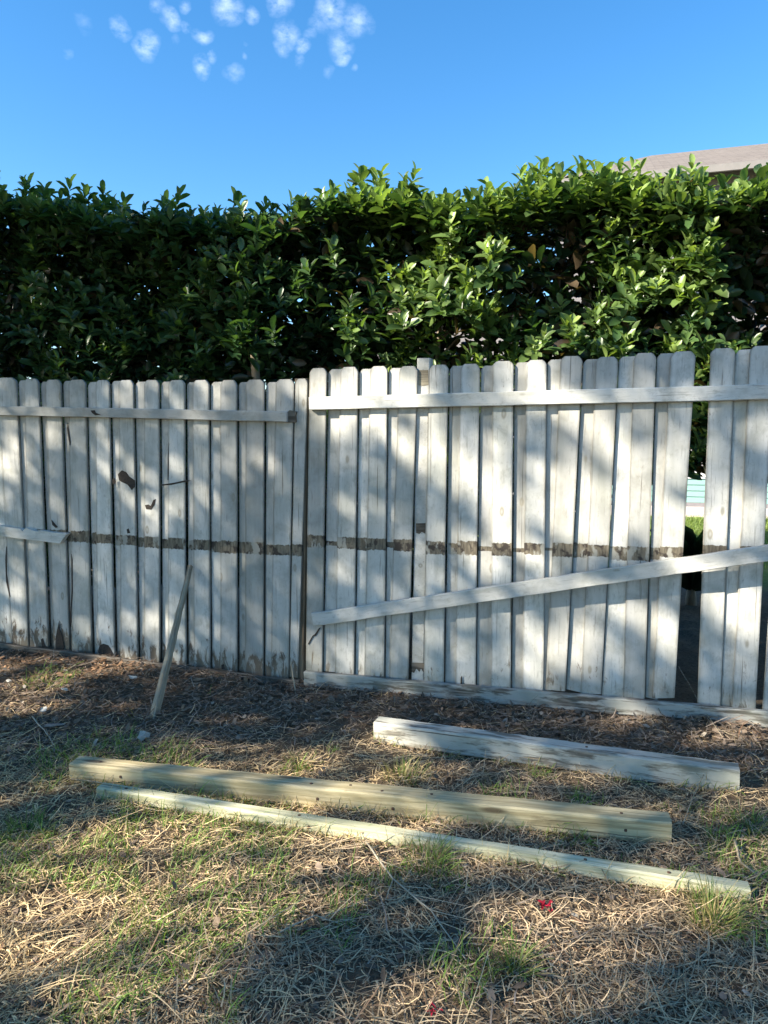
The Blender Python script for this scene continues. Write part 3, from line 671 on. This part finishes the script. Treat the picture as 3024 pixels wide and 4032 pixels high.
pt = link('patio', py_mesh('patio', [(x,y,z) for z in (-.1,.07) for y in (0,1.85) for x in (-7,14)], [(0,2,3,1),(4,5,7,6),(0,1,5,4),(1,3,7,5),(3,2,6,7),(2,0,4,6)]), M['pave'], None, px0, (0,0,HROT)); tag(pt, kind='structure')
# yucca
yp = Vector((2.72, 6.45, 0)); yp.z = float(gz(yp.x, yp.y)); yu = empty('yucca', yp); yu['label'] = 'dark spiky plant seen through the gap in the fence'; yu['category'] = 'plant'
n = 70; ph = rng.uniform(0,6.28,n); el = rng.uniform(.25,1.45,n); D = np.stack([np.cos(ph)*np.cos(el), np.sin(ph)*np.cos(el), np.sin(el)],1); N = np.stack([-np.cos(ph)*np.sin(el), -np.sin(ph)*np.sin(el), np.cos(el)],1)
T2, TQ2 = leaf_template(.5, .10); L = rng.uniform(.4,.66,n)
V, Q, c = instance(T2, TQ2, np.zeros((n,3))+np.array([0,0,.12]), D, N, L, np.full(n,.035), np.array([[.04,.075,.03]])*rng.uniform(.6,1.3,(n,1)))
link('leaves', make_mesh('yucca_leaves', V, Q, c), M['leaf'], yu)
V, F = tube_pts([Vector((0,0,-.03)),Vector((0,0,.08)),Vector((0,0,.16))],[.05,.045,.03],8); link('trunk', py_mesh('trunk', V, F, smooth=True), M['bark'], yu)

# ------------------------------------------------------------------ unseen shade tree left of the camera, its crown thinned to place the sun patches
e1 = Vector((TOSUN.y, -TOSUN.x, 0)).normalized(); e2 = TOSUN.cross(e1).normalized()
if e2.z < 0: e2 = -e2
def uv(p): return (p.dot(e1), p.dot(e2))
lit = []
def add(surface, items):
    for it in items:
        x, y, r = it[:3]; k = it[3] if len(it) > 3 else .95
        if surface == 'f' and x < 660 and y > 880: k *= .78
        if surface == 'f': s_, z_ = fp(*d2(x, y)); p = fw(s_, z_)
        elif surface == 'h': s_, z_ = fp(*d2(x, y), .7); p = fw(s_, z_, .7)
        else: p = gp(*d2(x, y), .03); r *= 1.3
        lit.append((*uv(p), r, k))
add('f', [(690,840,.12),(750,840,.12),(810,850,.12),(870,840,.11),(735,905,.09),(790,900,.10),(850,925,.11),(870,955,.07),(820,1020,.05,.7),(850,1110,.07,.7),(975,970,.08),(985,1030,.08),(1040,1000,.09),(1075,1075,.09),
    (1100,1150,.09,.8),(1040,1140,.07,.8),(1250,905,.11),(1300,920,.09),(1200,1060,.10),(1215,1130,.12),(1260,1100,.12),(1330,1110,.13),(1340,990,.08),(1395,1070,.11),(1400,1140,.09),(1300,990,.08),(1440,1130,.09),(1190,960,.06,.7),
    (1560,1010,.10),(1570,1100,.12),(1545,1160,.08),(1630,1110,.08),(1150,830,.09),(1210,830,.08),(1130,870,.08),(1060,880,.05,.7),(1150,1390,.10),(1165,1440,.09),(1240,1380,.08),(1290,1340,.08),(1380,1330,.09),
    (1430,1350,.09),(1450,1420,.07,.7),(1545,1270,.13),(1630,1310,.12),(1600,1380,.09,.8),(1000,1410,.08,.8),(760,1210,.07,.7),(950,1260,.07,.8),(1060,1220,.08),(1130,1230,.07),(1010,1380,.05,.8),(860,1300,.05,.7),(745,1405,.08),(685,1440,.07),(1080,1430,.09,.8),(940,1215,.07,.8),
    (920,900,.06,.8),(1050,930,.05,.7),(1160,1000,.07,.8),(1420,950,.08,.8),(1620,940,.07,.7),(1250,1020,.08,.8),(1530,900,.05,.6),(1120,1300,.06,.7),(1350,1440,.06,.7),(1200,1300,.05,.6),(905,1420,.06,.7),(800,1380,.05,.6),(690,1220,.05,.6),(1140,1180,.08),(1480,1040,.07,.7),(1380,880,.07,.6)])
add('f', [(10,925,.07),(10,1030,.08),(145,920,.08),(105,955,.05),(255,925,.05),(285,965,.05),(245,845,.06),(320,850,.06),(368,845,.05),(425,850,.06),(475,845,.06),(345,1120,.08),(395,1095,.07),(420,1035,.05,.8),
    (500,1010,.06,.8),(475,930,.05,.7),(280,1330,.06,.9),(340,1345,.07),(430,1260,.05,.8),(648,850,.06),(440,970,.05,.6),(565,1010,.04,.7),(480,1330,.05,.6),(650,1280,.04,.6),(545,1385,.04,.6),(195,930,.05,.6),(320,1020,.04,.7)])
add('g', [(120,1850,.11),(230,1850,.10),(330,1855,.11),(450,1862,.11),(560,1868,.10),(660,1870,.09),(420,2010,.09,.8),(180,1780,.07,.8),(560,1960,.08,.8),(350,1760,.07,.9),(30,1450,.14),(100,1490,.13),(190,1480,.12),(260,1445,.10),(60,1530,.10),(310,1455,.08),(870,1600,.09),(640,1640,.10,.9),(880,1665,.11,.9),(1390,1560,.07),(1600,1590,.10),(1640,1700,.12,.8),(1240,1680,.07,.8),(840,1580,.07),
    (1540,1925,.11),(1180,1960,.10),(1090,2000,.08,.8),(1280,2010,.10,.8),(900,2190,.09,.8),(1090,1850,.08,.8),(1150,1760,.08,.7),(330,1660,.08),(560,1680,.08),(600,1700,.06),(760,1720,.08,.9),(430,1650,.05,.9),(1350,1760,.07,.7),
    (350,1720,.05,.9),(520,1760,.09),(700,1790,.09),(820,1790,.10),(930,1830,.09,.9),(640,1840,.08,.9),(500,1830,.11),(380,1810,.10),(260,1810,.09),(200,1870,.12),(100,1920,.10),(260,1930,.11),(60,2000,.10),(160,2010,.10),(360,1900,.09),
    (470,1940,.08,.8),(280,2050,.09,.8),(330,2120,.09,.8),(60,1870,.06,.8),(750,1900,.06,.6),(300,2190,.08,.8),(120,2100,.06,.6),(1620,1850,.06,.6),(1000,1890,.06,.7),(960,1760,.06,.8),(1260,1900,.05,.7)])
rl = random.Random(3)
for x in range(650, 2300, 62):
    for y in range(330, 830, 52):
        if x < 1800 or True:
            dens = .8 if y < 470 else (.62 if y < 640 else .55)
            if rl.random() < dens: add('h', [(x+rl.uniform(-25,25), y+rl.uniform(-25,25), rl.uniform(.12,.21), .97)])
add('h', [(15,480,.10,.8),(20,560,.08,.7),(440,680,.07,.9),(470,645,.05,.9),(430,730,.05,.8),(180,720,.06,.9),(150,770,.06,.8),(550,740,.06,.7),(230,650,.04,.6)])
for x in range(-100, 640, 50): add('h', [(x, 385+rl.uniform(-10,10), .08, rl.choice((.3,.6,.8)))])
LU = np.array([l[0] for l in lit]); LV = np.array([l[1] for l in lit]); LR = np.array([l[2] for l in lit]); LK = np.array([l[3] for l in lit])
n = 105000
cu, cv = uv(Vector((.2, 3.6, 1.3)))
U = cu + rng.uniform(-5.2, 5.2, n); Vv = cv + rng.uniform(-3.6, 4.2, n)
thin = np.ones(n)
for i in range(0, n, 5000):
    du = U[i:i+5000, None]-LU[None]; dw = Vv[i:i+5000, None]-LV[None]
    ang = np.arctan2(dw, du); wob = 1+.25*np.sin(ang*3+LU[None]*9)+.18*np.sin(ang*5+LV[None]*13)
    q = np.sqrt(du**2+dw**2)/(LR[None]*wob*1.08)
    thin[i:i+5000] = 1-np.max(np.clip((1.18-q)/.36, 0, 1)*LK[None], axis=1)
cl_ = vnoise(U, Vv, 3.2, 41)
keep = (rng.random(n) < thin) & (rng.random(n) < np.clip(.92+.5*(cl_-.45), .72, 1))
U, Vv = U[keep], Vv[keep]; n = len(U); dist = rng.uniform(8.5, 13, n)
P = (U[:, None]*np.array(e1) + Vv[:, None]*np.array(e2)) + dist[:, None]*np.array(TOSUN)
P[:, :] += (np.array(TOSUN)*(Vector((.2,3.6,1.3)).dot(TOSUN)))[None]
D = unit(rng.normal(0,1,(n,3))); N = unit(rng.normal(0,.7,(n,3))+np.array(TOSUN)*.8); L = rng.uniform(.08,.14,n)
TQl, QQl = quad_leaf()
Vt, Qt, ct = instance(TQl, QQl, P, D, N, L, L*.75, np.array([[.05,.09,.03]])*rng.uniform(.6,1.4,(n,1)))
cen = P.mean(0); tb = Vector((float(cen[0]), float(cen[1]), 0.)); tb.z = float(gz(tb.x, tb.y))
tree = empty('tree', tb); tag(tree, 'broad leafy shade tree standing to the left of the camera and dappling the fence', 'tree')
link('crown', make_mesh('crown', Vt-np.array(tb), Qt, ct), M['leaf'], tree)
parts = [tube_pts([Vector((0,0,-.1)), Vector((.02,0,1.2)), Vector((0,.05,2.6)), Vector((.05,0,3.9))], [.27,.21,.18,.15], 12)]
rt = random.Random(5); cl3 = Vector(cen)-tb
for i in range(9):
    a = i*.7; e = cl3 + Vector((math.cos(a)*rt.uniform(1,3), math.sin(a)*rt.uniform(1,3), rt.uniform(-1.5,1.5))); a0_ = Vector((.05,0,rt.uniform(3.0,3.9)))
    parts.append(tube_pts([a0_.lerp(e, k/5)+Vector((rt.uniform(-.1,.1),rt.uniform(-.1,.1),0)) for k in range(6)], [.032*(1-.16*k) for k in range(6)], 6))
V, F = merge(parts); link('trunk', py_mesh('trunk', V, F, smooth=True), M['bark'], tree)

# ------------------------------------------------------------------ ground cover
def strips(P, ang, L, W_, pitch, curl, col, up=None, seg=3):
    """curved blades: P base, ang heading, pitch elevation, curl bending; vectorised"""
    n = len(P); V = np.zeros((n, (seg+1)*2, 3)); p = P.copy(); h = ang.copy(); el = pitch.copy()
    for k in range(seg+1):
        side = np.stack([-np.sin(h), np.cos(h), np.zeros(n)], 1); tw_ = .5
        w = (W_*(1-(k/seg)**2*.75)/2)[:, None]
        V[:, 2*k] = p - side*w; V[:, 2*k+1] = p + side*w + np.array([0,0,.0008])
        d = np.stack([np.cos(h)*np.cos(el), np.sin(h)*np.cos(el), np.sin(el)], 1)
        p = p + d*(L/seg)[:, None]; h = h + curl; el = el - up if up is not None else el
    Q = []
    for k in range(seg): Q.append((2*k, 2*k+2, 2*k+3, 2*k+1))
    Q = (np.array(Q)[None] + (np.arange(n)*(seg+1)*2)[:, None, None]).reshape(-1, 4)
    return V.reshape(-1, 3), Q, np.repeat(col, (seg+1)*2, axis=0)
def scatter(n, front=.05):
    """points on the yard in front of the fence, denser close to the camera's ground"""
    y = 1.25 + (rng.random(n))*4.2; x = rng.uniform(-1, 1, n)*(1.3+.52*y) ; d = fdist(x, y); k = d < -front
    return x[k], y[k]
# dry straw
x, y = scatter(230000); d = fdist(x, y); s_ = x
pm = np.clip((-d-.45)/.55, 0.12, 1)                   # thin out towards the mulch by the fence
leftm = np.clip((-x-.2)/1.0, 0, 1)*np.clip((1.25+d)/.5, 0, 1)
pm = pm*(1-.75*leftm); k = rng.random(len(x)) < pm*(.45+.9*vnoise(x, y, 3.1, 51)); x, y = x[k], y[k]; n = len(x)
L = np.where(rng.random(n) < .5, rng.uniform(.012,.045,n), rng.gamma(2.8, .024, n).clip(.02,.24)); z = gz(x, y)+rng.uniform(-.002, .016, n); ang = rng.uniform(0,6.28,n)+vnoise(x,y,1.5,52)*2
base = np.array([[.74,.55,.30]]); grey = np.array([[.56,.42,.27]]); rd = np.array([[.30,.19,.12]])
w = np.clip(vnoise(x, y, 1.8, 53)*1.2+rng.normal(0,.25,n)-.15+.25*(x > .2), 0, 1)[:, None]; c = base*(1-w)+grey*w; rr = rng.random((n,1)) < .12; c = np.where(rr, rd, c)*rng.uniform(.4,1.4,(n,1))
V, Q, c = strips(np.stack([x,y,z],1), ang, L, rng.uniform(.0017,.0042,n), rng.normal(.06,.2,n), rng.normal(0,.30,n)*(rng.random(n) < .6), c, up=rng.normal(.08,.16,n))
tag(link('dry_straw', make_mesh('dry_straw', V, Q, c), M['straw']), 'dead tan straw and cut grass matted over the yard', 'straw', kind='stuff')
# green grass
x, y = scatter(120000, .12); d = fdist(x, y)
g = vnoise(x, y, 2.3, 61)*.6+vnoise(x, y, 6.5, 62)*.4
bias = np.where(d < -1.0, .06, -.04)+np.where(x < -.1, .06, -.075)+np.where(y < 2.1, -.04, 0)+np.where(y < 1.9, -.03, 0)
pt_ = np.zeros(len(x))
for (qx, qy, qr) in ((230,1885,.13),(170,1850,.10),(440,1835,.12),(500,1990,.13),(60,1800,.12),(250,2050,.12),(860,1870,.12),(780,1900,.08),(960,1880,.10),(1230,1795,.08),(430,1770,.10),(560,1740,.08),(1600,1790,.12),(700,1620,.10),(640,1650,.08),(870,1670,.09),(1110,2080,.07),(150,2180,.12),(1000,2120,.04),(20,1900,.1)):
    q_ = gp(*d2(qx, qy), .02); pt_ = np.maximum(pt_, np.exp(-((x-q_.x)**2+(y-q_.y)**2)/qr**2))
k = (g+bias+pt_*.5*(.5+vnoise(x,y,12,66)) > .69) & (rng.random(len(x)) < .8) & (d < -.4); x, y = x[k], y[k]; n = len(x)
L = rng.gamma(4, .012, n).clip(.015,.12); ang = rng.uniform(0,6.28,n); z = gz(x,y)-.002
c = np.array([[.20,.32,.06]])*rng.uniform(.55,1.35,(n,1)); yl = rng.random((n,1)) < .3; c = np.where(yl, np.array([[.27,.27,.10]])*rng.uniform(.7,1.2,(n,1)), c)
V, Q, c = strips(np.stack([x,y,z],1), ang, L, rng.uniform(.0022,.0045,n), rng.uniform(.5,1.45,n), rng.normal(0,.12,n), c, up=rng.uniform(.1,.45,n))
tag(link('green_grass', make_mesh('green_grass', V, Q, c), M['grass']), 'short green grass growing in patches through the straw', 'grass', kind='stuff')
PX, PL = [], []
for (a_, b_, cnt) in ((t2(72,322), t2(1543,533), 420), (t1(303,640), t2(1270,742), 620), ((380,3142), (2954,3556), 760)):
    p_, q_ = gpt(*a_), gpt(*b_); f_ = rng.random(cnt); k_ = vnoise(f_*9, f_*0+cnt, 1.5, 71) > .35; f_ = f_[k_]
    nrm = np.array([(q_-p_).y, -(q_-p_).x])/(q_-p_).length; X_ = p_.x+(q_.x-p_.x)*f_+nrm[0]*rng.uniform(.003,.03,len(f_)); Y_ = p_.y+(q_.y-p_.y)*f_+nrm[1]*rng.uniform(.003,.03,len(f_)); PX.append(np.stack([X_, Y_], 1))
PX = np.concatenate(PX); n = len(PX); gcol = rng.random((n,1)) < .35
c = np.where(gcol, np.array([[.18,.28,.06]]), np.array([[.55,.43,.26]]))*rng.uniform(.5,1.3,(n,1)); x, y = PX[:,0], PX[:,1]
V, Q, c = strips(np.stack([x,y,gz(x,y)-.002],1), rng.uniform(0,6.28,n), rng.gamma(4,.013,n).clip(.02,.11), rng.uniform(.0018,.0038,n), rng.uniform(.3,1.4,n), rng.normal(0,.15,n), c, up=rng.uniform(.1,.4,n))
tag(link('edge_grass', make_mesh('edge_grass', V, Q, c), M['grass']), 'thin straw and grass blades pushed up along the edges of the timbers', 'grass', kind='stuff')
# mulch: bark chips, dead leaves and needles along the fence
x, y = scatter(60000, .02); d = fdist(x, y); sl_ = np.clip((-x-.3)/1.2, 0, 1)
pm = np.clip((d+.75+sl_*.75)/.45, 0, 1)*.9+.075; k = rng.random(len(x)) < pm; x, y = x[k], y[k]; n = len(x); d = fdist(x, y)
z = gz(x,y)+rng.uniform(0,.018,n); L = rng.uniform(.012,.045,n); D = unit(np.stack([rng.normal(0,1,n),rng.normal(0,1,n),rng.normal(0,.3,n)],1)); N = unit(np.stack([rng.normal(0,.4,n),rng.normal(0,.4,n),np.ones(n)],1))
warm = (np.clip(-x-.7, 0, 1)*np.clip((d+1.0)/.6,0,1)*.8)[:, None]
c = (np.array([[.20,.15,.11]])*(1-warm)+np.array([[.26,.145,.075]])*warm)*rng.uniform(.45,1.5,(n,1)); pal = rng.random((n,1)) < .035; c = np.where(pal, np.array([[.42,.36,.28]]), c)
Tc, Qc = np.array([(0,-.2,0),(.35,-.5,.05),(1,-.25,0),(.9,.3,.04),(.4,.5,0),(0,.25,.02)]), np.array([(0,1,4,5),(1,2,3,4)])
V1, Q1, c1 = instance(Tc, Qc, np.stack([x,y,z],1), D, N, L, L*rng.uniform(.2,.7,n), c)
x, y = scatter(46000, .01); d = fdist(x, y); sl_ = np.clip((-x-.3)/1.2, 0, 1); k = rng.random(len(x)) < np.clip((d+.85+sl_*.7)/.4, 0.03, 1); x, y = x[k], y[k]; n = len(x)
c = np.array([[.30,.235,.18]])*rng.uniform(.4,1.6,(n,1)); rd_ = (rng.random((n,1)) < .15); c = np.where(rd_, np.array([[.22,.12,.07]])*rng.uniform(.6,1.2,(n,1)), c)
V2, Q2, c2 = strips(np.stack([x,y,gz(x,y)+rng.uniform(0,.024,n)],1), rng.uniform(0,6.28,n), rng.gamma(3.5,.022,n).clip(.02,.22), rng.uniform(.0016,.005,n), rng.normal(.05,.18,n), rng.normal(0,.2,n), c, up=rng.normal(.03,.12,n))
V = np.concatenate([V1, V2]); Q = np.concatenate([Q1, Q2+len(V1)]); c = np.concatenate([c1, c2])
tag(link('leaf_litter', make_mesh('leaf_litter', V, Q, c), M['litter']), 'dark brown litter of bark chips, needles and dead stems along the fence', 'mulch', kind='stuff')
# lawn beyond the hedge
n = 26000; x = rng.uniform(2.2, 8.5, n); y = rng.uniform(8.2, 13.6, n)-.3*(x-5)*.3; z = gz(x,y)
c = np.array([[.17,.24,.06]])*rng.uniform(.6,1.4,(n,1)); V, Q, c = strips(np.stack([x,y,z],1), rng.uniform(0,6.28,n), rng.uniform(.04,.11,n), rng.uniform(.006,.011,n), rng.uniform(.6,1.5,n), rng.normal(0,.1,n), c, up=rng.uniform(.1,.4,n))
tag(link('lawn_grass', make_mesh('lawn_grass', V, Q, c), M['grass']), 'bright lawn grass seen through the gap in the fence', 'grass', kind='stuff')

# ------------------------------------------------------------------ small countable things on the yard
def tuft(px, py, n, hgt, spread, label, green=.6, name='grass_tussock', group='grass tufts in the straw'):
    p = gpt(*d2(px, py)); p.z = float(gz(p.x, p.y)); ph = rng.uniform(0,6.28,n); r = rng.random(n)**.7*spread*.35
    P = np.stack([np.cos(ph)*r, np.sin(ph)*r, np.zeros(n)-.004],1); L = rng.uniform(.45,1.1,n)*hgt
    gcol = rng.random((n,1)) < green; c = np.where(gcol, np.array([[.13,.20,.045]]), np.array([[.40,.33,.15]]))*rng.uniform(.6,1.3,(n,1))
    V, Q, c = strips(P, ph+rng.normal(0,.4,n), L, rng.uniform(.0022,.0042,n), rng.uniform(.75,1.5,n), rng.normal(0,.08,n), c, up=rng.uniform(.05,.35,n), seg=4)
    me = make_mesh(name, V, Q, c); o = link(name, me, M['grass'], None, p); tag(o, label, 'grass tuft', group); return o
tuft(1540,1990,190,.15,.19, 'tall yellow green grass tussock at the right end of the slender pale timber', .55)
tuft(870,1680,150,.09,.30, 'sunlit yellowish grass tuft behind the middle of the thick yellow timber', .3)
tuft(920,1870,90,.11,.22, 'green grass tuft in front of the middle of the slender pale timber', .8)
tuft(650,1655,80,.07,.22, 'small yellow grass tuft between the stake and the white painted timber', .4)
tuft(1620,1790,90,.10,.22, 'green grass tuft at the right edge beside the thick yellow timber end', .85)
tuft(1230,1795,60,.06,.18, 'short green tuft between the right ends of the two yellow timbers', .8)
tuft(1110,2100,70,.11,.10, 'narrow upright grass tuft in front of the red leaf scrap', .7)
tuft(60,1800,120,.09,.25, 'dark green tuft at the left edge in front of the thick yellow timber', .95)
def chip(px, py, L, W_, col, label, name, cat, group=None, z_=.02, rz=None, curlz=.3):
    p = gpt(*d2(px, py)); p.z = float(gz(p.x, p.y))+z_; n = 9; a = rng.uniform(0,6.28)
    V = []; 
    for k in range(n):
        f = k/n*6.283; r = rng.uniform(.65,1.1); V.append((math.cos(f)*L/2*r, math.sin(f)*W_/2*r, curlz*W_*rng.uniform(-.5,.5)))
    th = .004; V2_ = [(v[0], v[1], v[2]-th) for v in V]; F = [tuple(range(n)), tuple(range(2*n-1,n-1,-1))]+[(i,(i+1)%n,n+(i+1)%n,n+i) for i in range(n)]
    me = py_mesh(name, V+V2_, F); o = link(name, me, mat_plain(name+'_mat', col, tuple(k*.7 for k in col), 30, .8), None, p, (rng.uniform(-.2,.2), rng.uniform(-.2,.2), a if rz is None else rz)); tag(o, label, cat, group); return o
chip(285,1463,.085,.035,(.62,.58,.48),'pale curled wood chip in the sunlit mulch left of the stake','wood_chip','wood chip','pale wood chips in the mulch',rz=.2)
chip(95,1538,.06,.045,(.62,.60,.52),'cream wood chip lowest in the sunlit mulch near the left edge','wood_chip','wood chip','pale wood chips in the mulch')
chip(140,1492,.045,.03,(.58,.55,.47),'small cream wood chip above the lowest one near the left edge','wood_chip','wood chip','pale wood chips in the mulch')
chip(20,1475,.04,.03,(.6,.56,.48),'tiny pale wood chip right at the left edge of the photo','wood_chip','wood chip','pale wood chips in the mulch')
chip(308,1602,.08,.06,(.46,.43,.36),'grey dead leaf lying above the left end of the thick yellow timber','dead_leaf','dead leaf',z_=.03,curlz=.7)
chip(120,1575,.13,.045,(.30,.27,.23),'long grey bark flake in the shaded mulch at the left','bark_flake','bark flake',rz=.5)
# red petals
def petals(px, py, n, size, label):
    p = gpt(*d2(px, py)); p.z = float(gz(p.x, p.y))+.012; ph = rng.uniform(0,6.28,n); el = rng.uniform(.0,.7,n)
    D = np.stack([np.cos(ph)*np.cos(el), np.sin(ph)*np.cos(el), np.sin(el)],1); N = np.stack([-np.cos(ph)*np.sin(el), -np.sin(ph)*np.sin(el), np.cos(el)],1); L = rng.uniform(.6,1.1,n)*size
    V, Q, c = instance(T, TQ, rng.normal(0,size*.25,(n,3))*np.array([1,1,.3]), D, N, L, L*.3, np.array([[.50,.02,.05]])*rng.uniform(.6,1.2,(n,1)))
    tag(link('red_scrap', make_mesh('red_scrap', V, Q, c), M['litter'], None, p), label, 'plant scrap')
petals(1180,1968,12,.032,'crumpled bright red leaf scrap on the straw below the slender pale timber')
petals(935,2188,8,.026,'small dull red scrap in the straw at the bottom edge')
# dry stalks
def stalk(pts, r, label, name='dry_stalk', col='straw_stalk', branches=0):
    P = []
    for (px, py, dz) in pts:
        p = gpt(*d2(px, py)); P.append(Vector((p.x, p.y, float(gz(p.x, p.y))+dz)))
    Q_ = []
    for a, b in zip(P[:-1], P[1:]):
        for k in range(4): Q_.append(a.lerp(b, k/4)+Vector((random.uniform(-.002,.002), random.uniform(-.002,.002), 0)))
    Q_.append(P[-1]); n = len(Q_); parts = [tube_pts(Q_, [r*(1-.6*i/n) for i in range(n)], 5)]
    for b_ in range(branches):
        i = random.randrange(1, n-1); d = (Q_[i]-Q_[i-1]).normalized(); a = random.choice((-1,1))*random.uniform(.35,.8); dd = Vector((d.x*math.cos(a)-d.y*math.sin(a), d.x*math.sin(a)+d.y*math.cos(a), .12)); L = random.uniform(.08,.2)
        parts.append(tube_pts([Q_[i]+dd*L*k/3 for k in range(4)], [r*.5*(1-.2*k) for k in range(4)], 4))
    V, F = merge(parts); o0 = P[0]; V = [v-o0 for v in V]; o = link(name, py_mesh(name, V, F, smooth=True), M['stalk' if col == 'straw_stalk' else 'stake'], None, o0); tag(o, label, 'stalk' if name == 'dry_stalk' else 'twig', 'dry stalks and twigs on the ground')
M['stalk'] = mat_plain('dry_stalk', (.46,.40,.29), (.30,.26,.19), 30, .75)
stalk([(790,1835,.03),(850,1915,.03),(930,1985,.03),(1005,2085,.02)], .0042, 'long branching dry stalk lying below the middle of the slender timber', branches=7)
stalk([(600,2030,.02),(680,1995,.03),(740,2010,.02)], .003, 'thin arched dry stalk near the bottom centre left', branches=2)
stalk([(1585,1835,.03),(1600,1880,.03),(1659,1925,.02),(1700,1945,.02)], .006, 'brown twig poking past the right end of the slender pale timber', 'twig', 'stake', 2)
stalk([(1475,1790,.02),(1500,1740,.05),(1520,1700,.06)], .003, 'thin twig standing beside the end of the thick yellow timber', 'twig', 'stake', 1)
stalk([(155,1690,.02),(250,1715,.04),(330,1745,.02)], .004, 'dark twig at the left ends of the two yellow timbers', 'twig', 'stake', 4)
stalk([(70,1560,.03),(95,1590,.03),(120,1625,.02)], .004, 'pale stick in the mulch at the far left', 'twig', 'straw_stalk', 0)
stalk([(1465,1478,.12),(1515,1540,.04),(1560,1600,.02)], .003, 'thin curved twig by the gap in the right fence panel', 'twig', 'stake', 1)
